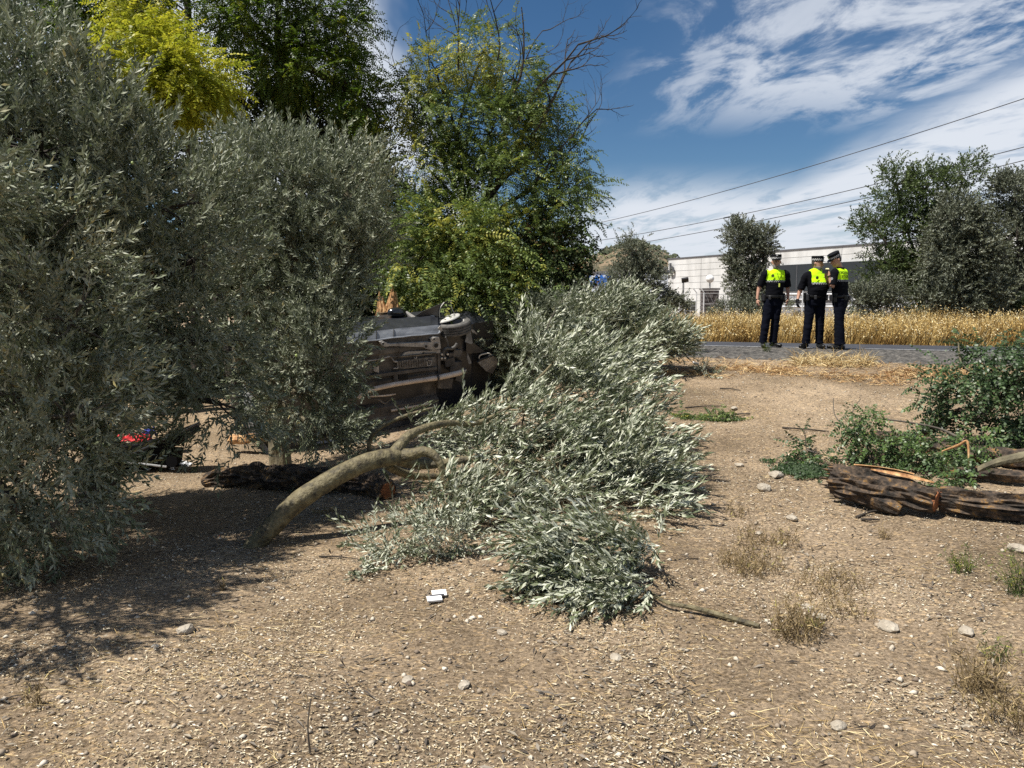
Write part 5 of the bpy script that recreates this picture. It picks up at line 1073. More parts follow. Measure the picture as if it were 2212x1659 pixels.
# ------------------------------------------------------------------ belongings under the olives
MT['cloth_black'] = M('cloth_black', (.006, .006, .007), rough=.95, spec=.1); MT['cloth_red'] = M('cloth_red', (.55, .015, .02), rough=.7, scale=20); MT['cloth_blue'] = M('cloth_blue', (.03, .05, .32), rough=.7)
MT['cloth_white'] = M('cloth_white', [(.40, (.25, .26, .28)), (.5, (.72, .73, .74)), (.6, (.82, .82, .82))], scale=14, rough=.8)
def cloth(name, px, py, D, sx, sy, hgt, mat, label, cat, rotz=0.0, seed=1.0, lift=0.0, zabs=None):
    n = 26; V = []; c = G(px, py + 4); z0 = float(gz(c.x, c.y)) if zabs is None else zabs; ca, sa = math.cos(rotz), math.sin(rotz)
    for j in range(n):
        for i in range(n):
            u = i / (n - 1) * 2 - 1; v = j / (n - 1) * 2 - 1; e = 1 + .25 * noise.noise(Vector((u * 1.5 + seed, v * 1.5, 0)))
            x, y = u * sx * e, v * sy * e; r_ = max(0, 1 - (u * u + v * v) * .62)
            z = hgt * (r_ ** .6) * (.55 + .65 * abs(noise.noise(Vector((u * 2.2 + seed, v * 2.2, 3))) * 2)) + .02 * noise.noise(Vector((u * 6, v * 6, seed)))
            X, Y = c.x + x * ca - y * sa, c.y + x * sa + y * ca; V.append((X, Y, (float(gz(X, Y)) if zabs is None else z0) + lift + max(.004, z)))
    Fc = [[j * n + i, j * n + i + 1, (j + 1) * n + i + 1, (j + 1) * n + i] for j in range(n - 1) for i in range(n - 1)]
    mb = MB(); mb.add(V, Fc); o = mb.build(name, MT[mat], None, True); so_ = o.modifiers.new('thickness', 'SOLIDIFY'); so_.thickness = .012; tag(o, label, cat); return o
c = G(262, 1014); zg = float(gz(c.x, c.y)); PB = Vector((c.x, c.y, zg)); DP = c.y
W = thing('folded_pushchair', PB, 'black folded pushchair lying in the shade, one wheel with a white ring', 'pushchair')
wcen = Vector((P(250, 1010, DP - .15).x, DP - .15, zg + .12)); Y = Vector((0, 1, 0))
for k, (dx, dy) in enumerate(((0, 0), (.05, .42), (.66, .05))):
    cc = wcen + Vector((dx, dy, 0)); rr = .115 if k < 2 else .07; mb = MB(); mb.tube([cc - Y * .02, cc + Y * .02], rr, 24); wl = mb.build('wheel', MT['rubber'] if False else MT['cloth_black'], W)
    if k == 0: mb = MB(); mb.tube([cc + Vector((math.cos(a) * rr * .86, -.024, math.sin(a) * rr * .86)) for a in np.linspace(0, 6.2832, 30)], .0075, 6, False); mb.build('ring', MT['white_plastic'], wl)
mb = MB(); mb.prism([PB + Vector(v) for v in ((-.08, -.12, .16), (.25, -.12, .20), (.62, -.12, .26), (.86, -.10, .44), (.80, -.10, .52), (.55, -.12, .36), (.1, -.12, .30), (-.12, -.12, .26))], (0, .45, 0)); mb.build('seat', MT['cloth_black'], W)
for pts in (((-.05, -.14, .12), (.3, -.14, .10), (.62, -.14, .06)), ((.0, -.14, .12), (.35, -.14, .28), (.85, -.12, .50)), ((.0, .34, .12), (.35, .34, .28), (.85, .34, .50)), ((.85, -.12, .50), (.93, .1, .56), (.85, .34, .50)), ((-.05, .30, .12), (.3, .3, .10), (.62, .3, .06))):
    mb = MB(); mb.tube([PB + Vector(v) for v in pts], .014, 7); mb.build('frame_tube', MT['frame_grey'] if pts[0][0] == -.05 else MT['black_plastic'], W)
zt = zg + .27
mb = MB(); mb.prism([PB + Vector(v) for v in ((-.14, -.08, .03), (.62, -.08, .03), (.66, -.08, .22), (.1, -.08, .25), (-.16, -.08, .2))], (0, .36, 0)); mb.build('basket', MT['cloth_black'], W)
cloth('red_jacket', 292, 1004, 8.55, .19, .14, .14, 'cloth_red', 'crumpled red garment lying on the folded pushchair', 'jacket', .1, 2.2, zabs=zt)
cloth('blue_cloth', 325, 1000, 8.6, .07, .08, .13, 'cloth_blue', 'small blue cloth bunched beside the red garment', 'cloth', 0, 5.2, zabs=zt + .06)
cloth('dark_bag', 380, 974, 8.75, .11, .12, .22, 'cloth_black', 'dark bag on the sunny dirt right of the pushchair', 'bag', .4, 7.1, lift=.10)
cloth('white_cloth', 346, 1008, 8.25, .17, .10, .10, 'cloth_white', 'crumpled white cloth trailing on the ground in front of the pushchair', 'cloth', .45, 3.3)
cloth('folded_towel', 393, 1002, 8.3, .12, .09, .06, 'cloth_white', 'small white folded towel at the right end of the bags', 'towel', .1, 8.3)
cloth('dark_cloth', 372, 1001, 8.25, .11, .08, .08, 'cloth_black', 'dark cloth lying between the white cloth and the folded towel', 'cloth', .1, 4.3)

# ------------------------------------------------------------------ litter: packet, papers, stones, sticks
g0 = G(943, 1300); W = thing('cardboard_packet', g0, 'small flattened white packet lying on the dirt in front of the fallen olive', 'packet')
MT['card'] = M('card', (.80, .80, .79), rough=.6); MT['card_dark'] = M('card_dark', (.05, .05, .06), rough=.6)
rz = Matrix.Rotation(R(14), 3, 'Z') @ Matrix.Rotation(R(8), 3, 'X')
mb = MB(); mb.box(g0 + Vector((-.01, -.02, .022)), (.085, .055, .010), rz); mb.build('lower_leaf', MT['card'], W)
mb = MB(); mb.box(g0 + Vector((.012, .035, .034)), (.085, .045, .006), rz @ Matrix.Rotation(R(18), 3, 'X')); mb.build('flap', MT['card'], W)
mb = MB(); mb.box(g0 + Vector((.002, .012, .030)), (.082, .016, .004), rz); mb.build('dark_strip', MT['card_dark'], W)
q_ = G(1503, 788); mb = MB(); mb.box(q_ + Vector((0, 0, .03)), (.10, .05, .03), Matrix.Rotation(R(20), 3, 'Z') @ Matrix.Rotation(R(15), 3, 'Y')); o = mb.build('paper_scrap', MT['card']); tag(o, 'small white paper scrap on the dirt just below the road shoulder', 'paper')
ST = [(1676, 1033, .075, 'palest large stone left of the thick log, upper one'), (1650, 1062, .075, 'wedge shaped pale stone below and left of the palest stone'), (1597, 1010, .05, 'small pale stone above the wedge shaped stone'), (1710, 1128, .05, 'flat white stone between the weeds and the log shadow'),
      (1498, 1390 - 300, .035, 'little stone right of the silver crown edge'), (2198, 1192, .06, 'rounded pale stone near the right edge, in front of the logs'), (1918, 1362, .055, 'roundish beige stone lowest right of the dry weeds'), (2087, 1370, .045, 'flat beige stone right of the roundish one'),
      (1770, 1340, .04, 'pale stone just right of the dry weed tuft'), (1745, 1318, .03, 'small pale stone above the dry weed tuft stone'), (402, 1368, .05, 'pale stone left of the grey wood chip at lower left'), (1003, 1492, .033, 'light stone at the bottom centre'),
      (1330, 1430, .03, 'small light stone below the green branch'), (1085, 1372, .028, 'light stone right of the white packet'), (880, 1475, .03, 'pale stone left of the bottom centre stone'), (1810, 1580, .035, 'pale stone nearest the bottom right'), (1585, 885, .05, 'reddish clod at the rim of the small pit'), (1640, 1160, .03, 'small pale stone above the weeds')]
for (px, py, s_, lab) in ST: tag(stone(G(px, py) + Vector((0, 0, s_ * .3)), s_ * .8, MT['pale_stone']), lab, 'stone', 'pale stones lying on the dirt')
SK = [((1690, 928), (1790, 935), .010, 'thin dark stick lying right of the small pit'), ((1560, 905), (1620, 897), .012, 'short dark stick across the small pit'), ((1480, 885), (1560, 880), .009, 'crooked stick left of the pit'), ((2000 - 150, 1125), (2000 - 60, 1108), .012, 'grey stick in front of the thick log'),
      ((690, 1210), (775, 1212), .006, 'thin dark twig left of the leafy side bough'), ((670, 1660 - 30), (678, 1520), .004, 'upright dry stem at the bottom centre left'), ((1420, 1010), (1500, 1020), .010, 'dark stick at the right foot of the silver crown'), ((1555, 842), (1600, 846), .009, 'small dark stick midway on the open dirt'), ((1860, 1130), (1900, 1128), .010, 'short grey stick below the log end')]
for (a, b_, r_, lab) in SK:
    p0, p1 = G(*a) + Vector((0, 0, r_)), G(*b_) + Vector((0, 0, r_))
    if 'upright' in lab: p1 = p0 + Vector((.01, 0, .22))
    mid = p0.lerp(p1, .5) + Vector((rng.normal(0, .015), rng.normal(0, .03), .012)); mb = MB(); mb.tube(catmull([p0, mid, p1], 5), [r_, r_ * .8, r_ * .5], 6, wob=ridge(.2, 3, 12)); tag(mb.build('stick', MT['bark_dark'] if r_ > .005 else MT['twig']), lab, 'stick', 'sticks on the dirt')
# countless chips, dead leaves and straw
def wedge_xy(n, pw=1.5, dmin=1.9, dmax=14.5, side=.78):
    u = rng.random(n); e = 2 - pw; D = (dmin ** e + u * (dmax ** e - dmin ** e)) ** (1 / e); x = rng.uniform(-1, 1, n) * (side * D + .4)
    return x, D
def clump_keep(x, y, sc, lo_, hi_, z=0.0):
    v = np.array([noise.noise(Vector((a * sc, b_ * sc, z))) for a, b_ in zip(x, y)]); return rng.random(len(x)) < np.clip((v - lo_) / (hi_ - lo_), .08, 1)
def litter(name, n, Lr, Wr, mat, label, cat, pw, stand=.12, curve=.15, clump=(1.3, -.25, .15), kite=True, lift=.0):
    x, y = wedge_xy(n, pw); k = clump_keep(x, y, *clump); x, y = x[k], y[k]; k = road_s(x, y) < -1.9; x, y = x[k], y[k]; n = len(x)
    z = gz(x, y) + .003 + rng.exponential(.004, n) + lift; d = unit(np.stack([rng.normal(0, 1, n), rng.normal(0, 1, n) * .7, rng.normal(0, stand, n)], 1)); s_ = unit(np.cross(d, np.stack([rng.normal(0, .35, n), rng.normal(0, .35, n), np.ones(n)], 1)))
    Ln = Lr[0] * (Lr[1] / Lr[0]) ** (rng.random(n) ** 1.6); Wd = rng.uniform(Wr[0], Wr[1], n); p = np.stack([x, y, z], 1); nr = np.cross(s_, d)
    m_ = (.35 + .3 * rng.random(n))[:, None]
    V = np.stack([p, p + d * Ln[:, None] * m_ + s_ * Wd[:, None] / 2 + nr * (curve * Ln)[:, None] * .4, p + d * Ln[:, None], p + d * Ln[:, None] * m_ - s_ * Wd[:, None] / 2 + nr * (curve * Ln)[:, None] * .4], 1)
    if not kite: V[:, 0] += s_ * Wd[:, None] * .25; V[:, 2] += s_ * Wd[:, None] * .35
    V = V.reshape(-1, 3); i = np.arange(n)[:, None] * 4; T = np.concatenate([i + [0, 1, 2], i + [0, 2, 3]], 1).reshape(-1, 3); ti = np.repeat(rng.random(n), 2)
    g = gz(V[:, 0], V[:, 1]) + .0015; V[:, 2] = np.maximum(V[:, 2], g)
    tag(link(name, tri_mesh(name, V, T, ti), mat), label, cat, kind='stuff')
MT['chips'] = tint_mat('chips', [(0, (.07, .058, .045)), (.22, (.18, .145, .10)), (.45, (.38, .30, .19)), (.7, (.52, .43, .28)), (.88, (.60, .53, .40)), (1, (.68, .64, .54))])
MT['straw'] = tint_mat('straw', [(0, (.24, .16, .07)), (.4, (.46, .33, .15)), (.8, (.66, .52, .27)), (1, (.75, .66, .42))])
MT['chunks'] = tint_mat('chunks', [(0, (.03, .024, .02)), (.5, (.10, .085, .07)), (.8, (.24, .21, .17)), (1, (.42, .36, .26))])
litter('leaf_litter', 230000, (.006, .034), (.003, .010), MT['chips'], 'dry leaf and wood chip litter covering the dirt', 'litter', 1.55)
litter('dry_straw', 42000, (.02, .15), (.0012, .0034), MT['straw'], 'loose dry straw strewn over the dirt', 'straw', 1.5, stand=.06, curve=.05, clump=(.9, -.1, .3))
litter('bark_bits', 16000, (.015, .09), (.006, .016), MT['chunks'], 'dark bark bits and twig ends over the dirt', 'bark', 1.5, stand=.15, clump=(1.1, -.2, .3, 5.0), lift=.003)
# small gravel: real little lumps
def pebbles(n):
    base = np.array([[1, 0, 0], [-1, 0, 0], [0, 1, 0], [0, -1, 0], [0, 0, .7], [0, 0, -.7]], float); tr = np.array([[0, 2, 4], [2, 1, 4], [1, 3, 4], [3, 0, 4], [2, 0, 5], [1, 2, 5], [3, 1, 5], [0, 3, 5]])
    x, y = wedge_xy(n, 1.4); k = road_s(x, y) < -1.0; x, y = x[k], y[k]; n = len(x); s_ = .003 * (6.5 ** (rng.random(n) ** 3.2)); p = np.stack([x, y, gz(x, y) + s_ * .3], 1)
    a = rng.uniform(0, 6.28, n); ca, sa = np.cos(a), np.sin(a); sx = rng.uniform(.8, 1.7, n); V = base[None] * (rng.uniform(.7, 1.25, (n, 6, 1))) * s_[:, None, None]; V[..., 0] *= sx[:, None]
    Vx = V[..., 0] * ca[:, None] - V[..., 1] * sa[:, None]; Vy = V[..., 0] * sa[:, None] + V[..., 1] * ca[:, None]; V = np.stack([Vx, Vy, V[..., 2]], -1) + p[:, None]
    T = (tr[None] + (np.arange(n) * 6)[:, None, None]).reshape(-1, 3)
    tag(link('gravel', tri_mesh('gravel', V.reshape(-1, 3), T, np.repeat(rng.random(n), 8)), MT['gravel_mat']), 'small pale gravel scattered over the dirt', 'gravel', kind='stuff')
MT['gravel_mat'] = tint_mat('gravel_mat', [(0, (.12, .09, .07)), (.5, (.33, .27, .20)), (1, (.62, .56, .46))]); pebbles(15000)
# straw mats along the shoulder
def straw_mat(name, n, s0, s1, u0, u1, L0, L1, up, label, mat='straw', seedz=0, thr=-.1):
    u = rng.uniform(u0, u1, n); s_ = s0 + (s1 - s0) * rng.beta(2, 2, n); x = 3.7 + u * .936 + s_ * .353; y = 15.5 - u * .353 + s_ * .936; k = clump_keep(x, y, 1.2, thr, thr + .35, seedz); x, y = x[k], y[k]; n = len(x)
    p = np.stack([x, y, gz(x, y) + rng.exponential(.02, n)], 1); d = unit(rng.normal(0, 1, (n, 3)) * [1, .7, up] + [0, 0, up * .6]); sd = unit(np.cross(d, rng.normal(0, 1, (n, 3)))) * rng.uniform(.002, .005, (n, 1)); L_ = rng.uniform(L0, L1, (n, 1)); mid = p + d * L_ * .5 + [0, 0, .012]
    e = p + d * L_ - np.array([0, 0, 1]) * L_ * .15; V = np.stack([p - sd, p + sd, mid + sd, mid - sd, e], 1).reshape(-1, 3); i = np.arange(n)[:, None] * 5; T = np.concatenate([i + [0, 1, 2], i + [0, 2, 3], i + [3, 2, 4]], 1).reshape(-1, 3)
    V[:, 2] = np.maximum(V[:, 2], gz(V[:, 0], V[:, 1]) + .004); tag(link(name, tri_mesh(name, V, T, np.repeat(rng.random(n), 3)), MT[mat]), label, 'dry grass', kind='stuff')
MT['straw_orange'] = tint_mat('straw_orange', [(0, (.20, .10, .045)), (.5, (.42, .26, .11)), (1, (.68, .52, .28))])
straw_mat('dry_straw_mat', 16000, -3.9, -1.9, -1.5, 9, .06, .25, .25, 'mat of golden straw along the foot of the road shoulder', 'straw_orange')
straw_mat('dry_straw_tuft', 900, -2.4, -1.8, 1.9, 3.1, .15, .45, .5, 'thin pile of long golden straw below the middle officer', 'straw', thr=-.8)
# weeds
MT['weed_dry'] = tint_mat('weed_dry', [(0, (.09, .065, .03)), (.5, (.22, .16, .08)), (.85, (.40, .30, .16)), (1, (.30, .30, .06))])
MT['weed_green'] = tint_mat('weed_green', [(0, (.03, .05, .015)), (.6, (.08, .11, .03)), (1, (.28, .28, .05))])
def weed(px, py, w_, h_, n, mat, label, name='dry_weed'):
    c = G(px, py); A_ = thing(name, c, label, 'weed'); V = []; T = []; ti = []; k = 0
    for _ in range(n):
        a = rng.uniform(0, 6.28); r_ = rng.random() ** .6 * w_; b_ = np.array([c.x + r_ * math.cos(a), c.y + r_ * math.sin(a) * .8, 0]); b_[2] = float(gz(b_[0], b_[1])); d = unit(np.array([rng.normal(0, .45), rng.normal(0, .45), 1])); L_ = h_ * rng.uniform(.4, 1.1); sd = np.array([rng.uniform(.001, .0025), 0, 0]); t_ = rng.random()
        tip = b_ + d * L_; V += [b_ - sd, b_ + sd, tip]; T += [[k, k + 1, k + 2]]; k += 3; ti.append(t_ * .6)
        for j in range(6):
            f = rng.uniform(.25, 1); p_ = b_ + d * L_ * f; dd = unit(d * .5 + rng.normal(0, .7, 3)); ll = rng.uniform(.015, .06) * (h_ / .25) ** .5; ss = unit(rng.normal(0, 1, 3)) * rng.uniform(.0015, .004); V += [p_ - ss, p_ + ss, p_ + dd * ll]; T += [[k, k + 1, k + 2]]; k += 3; ti.append(min(1, t_ * .7 + rng.random() * .35))
    o = link('stems', tri_mesh('stems', V, T, ti), MT[mat], A_); tag(o, kind='stuff')
for a in ((1620, 1235, .20, .20, 150, 'weed_dry', 'widest brown dry weed patch right of the silver crown'), (1660, 1180, .22, .14, 110, 'weed_dry', 'dry weed patch above the widest one'), (1720, 1375, .13, .26, 120, 'weed_dry', 'dry weed tuft at the broken end of the green branch'), (1790, 1270, .22, .13, 120, 'weed_dry', 'low dry weed patch left of the yellow flowered weed'),
          (1830, 1330, .14, .10, 60, 'weed_dry', 'thin dry weed patch above the roundish stone'), (2075, 1240, .07, .17, 50, 'weed_green', 'green weed with yellow flowers right of the dry patches'), (1755, 1362, .05, .05, 40, 'weed_green', 'small dark green weed beside the dry tuft'), (2200, 1290, .07, .30, 60, 'weed_green', 'green weed clump at the right edge'),
          (2110, 1500, .10, .26, 90, 'weed_dry', 'dry weed low at the right edge'), (2200, 1570, .22, .20, 150, 'weed_dry', 'dry weed mat in the bottom right corner'), (1910, 1165, .04, .10, 25, 'weed_dry', 'small dry weed in front of the cut log end'), (75, 1530, .04, .18, 22, 'weed_dry', 'thin dry weed at the lower left'), (480, 1200 + 80, .03, .10, 14, 'weed_dry', 'tiny dry weed on the shadow edge'),
          (1465, 960, .08, .12, 35, 'weed_dry', 'dry weed at the right flank of the silver crown'), (1655, 760, .08, .20, 45, 'weed_green', 'small green weed on the shoulder below the officers'), (940, 1270 - 250, .10, .10, 30, 'weed_dry', 'pale dry grass under the fallen olive limb'), (1590, 1115, .10, .12, 30, 'weed_dry', 'sparse dry weed on the open dirt'), (2150, 1440, .05, .15, 30, 'weed_green', 'small green weed above the bottom right mat'), (700, 1110, .10, .05, 40, 'weed_dry', 'flat golden grass under the bare trunk')):
    weed(*a)
# tall golden grass across the road
def tall_grass(n):
    u = rng.uniform(-14, 26, n); s_ = 6.45 + 15 * rng.random(n) ** 1.7; x = 3.7 + u * .936 + s_ * .353; y = 15.5 - u * .353 + s_ * .936
    nz = np.array([noise.noise(Vector((a * .5, b_ * .5, 0))) for a, b_ in zip(x, y)]); nz2 = np.array([noise.noise(Vector((a * 2.1, b_ * 2.1, 3))) for a, b_ in zip(x, y)])
    h = np.clip(.62 + .35 * nz + .22 * nz2 + .022 * (x - 4), .2, 1.3) * rng.uniform(.55, 1.15, n) * np.clip((s_ - 6.2) / .5, .35, 1)
    p = np.stack([x, y, gz(x, y)], 1); lean = np.stack([.28 + .3 * nz2 + rng.normal(0, .28, n), rng.normal(0, .3, n), np.ones(n)], 1); d = unit(lean); sd = np.stack([rng.uniform(.004, .011, n), np.zeros(n), np.zeros(n)], 1)
    mid = p + d * h[:, None] * .6; e = mid + unit(d + np.stack([rng.normal(.25, .5, n), rng.normal(0, .4, n), np.zeros(n)], 1)) * h[:, None] * .4
    hd = unit(rng.normal(0, 1, (n, 3)) + [0, 0, .4]) * rng.uniform(.03, .08, (n, 1)); w2 = np.stack([rng.uniform(.008, .016, n), np.zeros(n), rng.uniform(-.01, .01, n)], 1)
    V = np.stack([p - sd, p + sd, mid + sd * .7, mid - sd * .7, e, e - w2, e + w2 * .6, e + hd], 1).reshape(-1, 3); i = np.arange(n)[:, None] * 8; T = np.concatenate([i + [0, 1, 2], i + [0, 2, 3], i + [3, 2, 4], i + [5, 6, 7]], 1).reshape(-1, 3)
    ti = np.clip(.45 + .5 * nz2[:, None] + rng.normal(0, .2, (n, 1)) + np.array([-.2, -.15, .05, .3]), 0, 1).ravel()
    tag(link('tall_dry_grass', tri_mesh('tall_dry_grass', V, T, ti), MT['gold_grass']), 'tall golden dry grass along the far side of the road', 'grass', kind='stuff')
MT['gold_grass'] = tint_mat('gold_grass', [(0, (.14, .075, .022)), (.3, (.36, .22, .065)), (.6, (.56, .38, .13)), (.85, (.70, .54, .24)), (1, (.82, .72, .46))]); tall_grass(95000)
def bushy(px, D, label, lo, nc, per, mat, tpl, sc, name='shrub'):
    A_ = thing(name, gpt(px, D), label, 'shrub'); pos, dr, ti, cen = crown(lo, nc, per, .16, spread=.7, tint=.4, shell=(.2, 1)); plant_leaves('foliage', MT[mat], A_, pos, dr, ti, tpl, sc)
bushy(1560, 23.5, 'rusty dark tumbleweed bush in the golden grass left of the officers', [lobe(1565, 722, 23.5, .55, .4, .38), lobe(1590, 735, 23.4, .4, .4, .25)], 60, 9, 'bush_rusty' if 'bush_rusty' in MT else 'weed_dry', 'scrub', .9)
bushy(1880, 21.5, 'small grey green bush at the road edge behind the officers', [lobe(1882, 738, 21.5, .32, .25, .10)], 16, 7, 'olive_far', 'scrub', .7)
bushy(1600, 34, 'dark hedge low in front of the lone olive', [lobe(1600, 672, 36, 1.6, .8, .35), lobe(1650, 660, 36, 1.3, .8, .45)], 90, 9, 'olive_far', 'olive_far', .8)
bushy(2060, 30, 'dark undergrowth below the dense olive', [lobe(2060, 680, 29, 2.2, .8, .35), lobe(2180, 675, 29, 1.8, .8, .4)], 110, 9, 'ivy_leaf', 'olive_far', .8)
# ------------------------------------------------------------------ officers
MT['skin'] = M('skin', [(.3, (.36, .19, .125)), (.7, (.47, .27, .185))], scale=9, rough=.55); MT['hair'] = M('hair', [(.3, (.03, .024, .02)), (.7, (.09, .075, .065))], scale=60, rough=.8)
MT['beard'] = M('beard', [(.35, (.06, .05, .045)), (.65, (.28, .26, .24))], scale=90, rough=.9); MT['navy'] = M('navy', (.0035, .0045, .010), scale=7, rough=1.0, bump=.3, spec=.12); MT['boot'] = M('boot', (.004, .004, .004), rough=.4, spec=.3); MT['glove'] = M('glove', (.005, .005, .006), rough=.7, spec=.2)
MT['cap_white'] = M('cap_white', (.72, .72, .70), rough=.6); MT['cap_black'] = M('cap_black', (.005, .005, .007), rough=.8, spec=.15); MT['eye'] = M('eye', (.03, .02, .015), rough=.3); MT['chrome'] = M('chrome', (.6, .6, .6), rough=.3, metal=.8); MT['dark_print'] = M('dark_print', (.06, .09, .02), rough=.8)
def shirt_mat(name, z1, w_, slope=0.0, back=False):
    m, N, L, bs = new_mat(name); tc = N.new('ShaderNodeTexCoord'); se = N.new('ShaderNodeSeparateXYZ'); L.new(tc.outputs['Object'], se.inputs[0])
    def mm(op, a, b_=None):
        n = N.new('ShaderNodeMath'); n.operation = op
        for i, v in enumerate((a, b_)):
            if v is None: continue
            if isinstance(v, (int, float)): n.inputs[i].default_value = v
            else: L.new(v, n.inputs[i])
        return n.outputs[0]
    X, Z = se.outputs[0], se.outputs[2]; ax = mm('ABSOLUTE', X)
    inside = mm('LESS_THAN', ax, mm('ADD', w_, mm('MULTIPLY', mm('SUBTRACT', z1 + .2, Z), .10)))
    yel = mm('MULTIPLY', inside, mm('GREATER_THAN', Z, z1)); band = mm('MULTIPLY', inside, mm('MULTIPLY', mm('LESS_THAN', Z, z1), mm('GREATER_THAN', Z, z1 - .038)))
    ck = N.new('ShaderNodeTexChecker'); ck.inputs['Scale'].default_value = 1.0; ck.inputs['Color1'].default_value = (.32, .33, .34, 1); ck.inputs['Color2'].default_value = (.02, .02, .022, 1)
    cx = N.new('ShaderNodeCombineXYZ'); L.new(mm('MULTIPLY', X, 50), cx.inputs[0]); cx.inputs[1].default_value = .5; L.new(mm('MULTIPLY', mm('SUBTRACT', Z, z1), 52), cx.inputs[2]); L.new(cx.outputs[0], ck.inputs[0])
    a = N.new('ShaderNodeMixRGB'); a.inputs[1].default_value = (.0035, .0038, .006, 1); L.new(yel, a.inputs[0]); a.inputs[2].default_value = (.50, .86, .012, 1)
    b_ = N.new('ShaderNodeMixRGB'); L.new(band, b_.inputs[0]); L.new(a.outputs[0], b_.inputs[1]); L.new(ck.outputs[0], b_.inputs[2]); L.new(b_.outputs[0], bs.inputs['Base Color']); bs.inputs['Roughness'].default_value = .95; bs.inputs['Specular IOR Level'].default_value = .12
    n = N.new('ShaderNodeTexNoise'); n.inputs['Scale'].default_value = 9; n.inputs['Detail'].default_value = 3; mp = N.new('ShaderNodeMapping'); mp.inputs['Scale'].default_value = (1, 1, 2.2); L.new(tc.outputs['Object'], mp.inputs[0]); L.new(mp.outputs[0], n.inputs[0]); bu = N.new('ShaderNodeBump'); bu.inputs['Strength'].default_value = .8; bu.inputs['Distance'].default_value = .02; L.new(n.outputs[0], bu.inputs['Height']); L.new(bu.outputs[0], bs.inputs['Normal'])
    return m
def fuse(name, mbs, mat, vox=.012, smooth=4, root=None, wrinkle=0.0, wsc=7):
    mb = MB()
    for (V, Fc) in mbs: mb.add(V, Fc)
    me = bpy.data.meshes.new(name); me.from_pydata(mb.v, [], mb.f); me.update(); o = bpy.data.objects.new(name, me); C.objects.link(o)
    bm = bmesh.new(); bm.from_mesh(me); bmesh.ops.recalc_face_normals(bm, faces=bm.faces); bm.to_mesh(me); bm.free()
    r_ = o.modifiers.new('r', 'REMESH'); r_.mode = 'VOXEL'; r_.voxel_size = vox; s_ = o.modifiers.new('s', 'SMOOTH'); s_.iterations = smooth; s_.factor = .5
    dg = bpy.context.evaluated_depsgraph_get(); dg.update(); m2 = bpy.data.meshes.new_from_object(o.evaluated_get(dg)); bpy.data.objects.remove(o); bpy.data.meshes.remove(me); m2.name = name
    if wrinkle:
        nrm = [v.normal.copy() for v in m2.vertices]
        for v, nn in zip(m2.vertices, nrm):
            q = v.co; f = noise.noise(Vector((q.x * wsc, q.y * wsc, q.z * wsc * 2.4))) + .5 * noise.noise(Vector((q.x * wsc * 2, q.y * wsc * 2, q.z * wsc * 5 + 3))); v.co = q + nn * wrinkle * f
    m2.materials.clear(); m2.materials.append(mat); m2.polygons.foreach_set('use_smooth', np.ones(len(m2.polygons), bool)); ob = bpy.data.objects.new(name, m2); C.objects.link(ob)
    if root is not None: ob.parent = root
    return ob
def loft(secs, n=20):  # secs: (x, y, z, rx, ry)
    V = []; m_ = len(secs)
    for (x, y, z, rx, ry) in secs:
        for k in range(n):
            a = 2 * math.pi * k / n; V.append(Vector((x + rx * math.cos(a), y + ry * math.sin(a), z)))
    Fc = [[i * n + k, i * n + (k + 1) % n, (i + 1) * n + (k + 1) % n, (i + 1) * n + k] for i in range(m_ - 1) for k in range(n)] + [list(range(n))[::-1], [(m_ - 1) * n + k for k in range(n)]]
    return V, Fc
def limbg(pts, rad, n=12, k=4): return tube_geo(catmull(pts, k), rad, n)
def hand_geo(wr, d, palm_n, curl=.5, side=1):
    """palm and five separate fingers; wr wrist, d pointing along the hand, palm_n out of the palm"""
    d = d.normalized(); pn = (palm_n - d * palm_n.dot(d)).normalized(); s_ = d.cross(pn) * side; G_ = [tube_geo([wr - d * .02, wr + d * .03, wr + d * .085], [.026, .036, .038], 10, flat=.55, ref=tuple(s_))]
    for i, (off, L_) in enumerate(((-.028, .066), (-.010, .076), (.009, .072), (.026, .056))):
        b_ = wr + d * .078 + s_ * off; p = [b_]; dd = d.copy()
        for seg in (.42, .32, .26):
            dd = (dd + pn * curl * .55).normalized(); p.append(p[-1] + dd * L_ * seg)
        G_.append(tube_geo(p, [.0095, .009, .0085, .0065], 7))
    b_ = wr + d * .028 - s_ * .026; G_.append(tube_geo([b_, b_ + (d * .6 - s_ * .7 + pn * .3).normalized() * .035, b_ + (d * .85 - s_ * .45 + pn * .5).normalized() * .068], [.013, .011, .008], 7))
    return G_
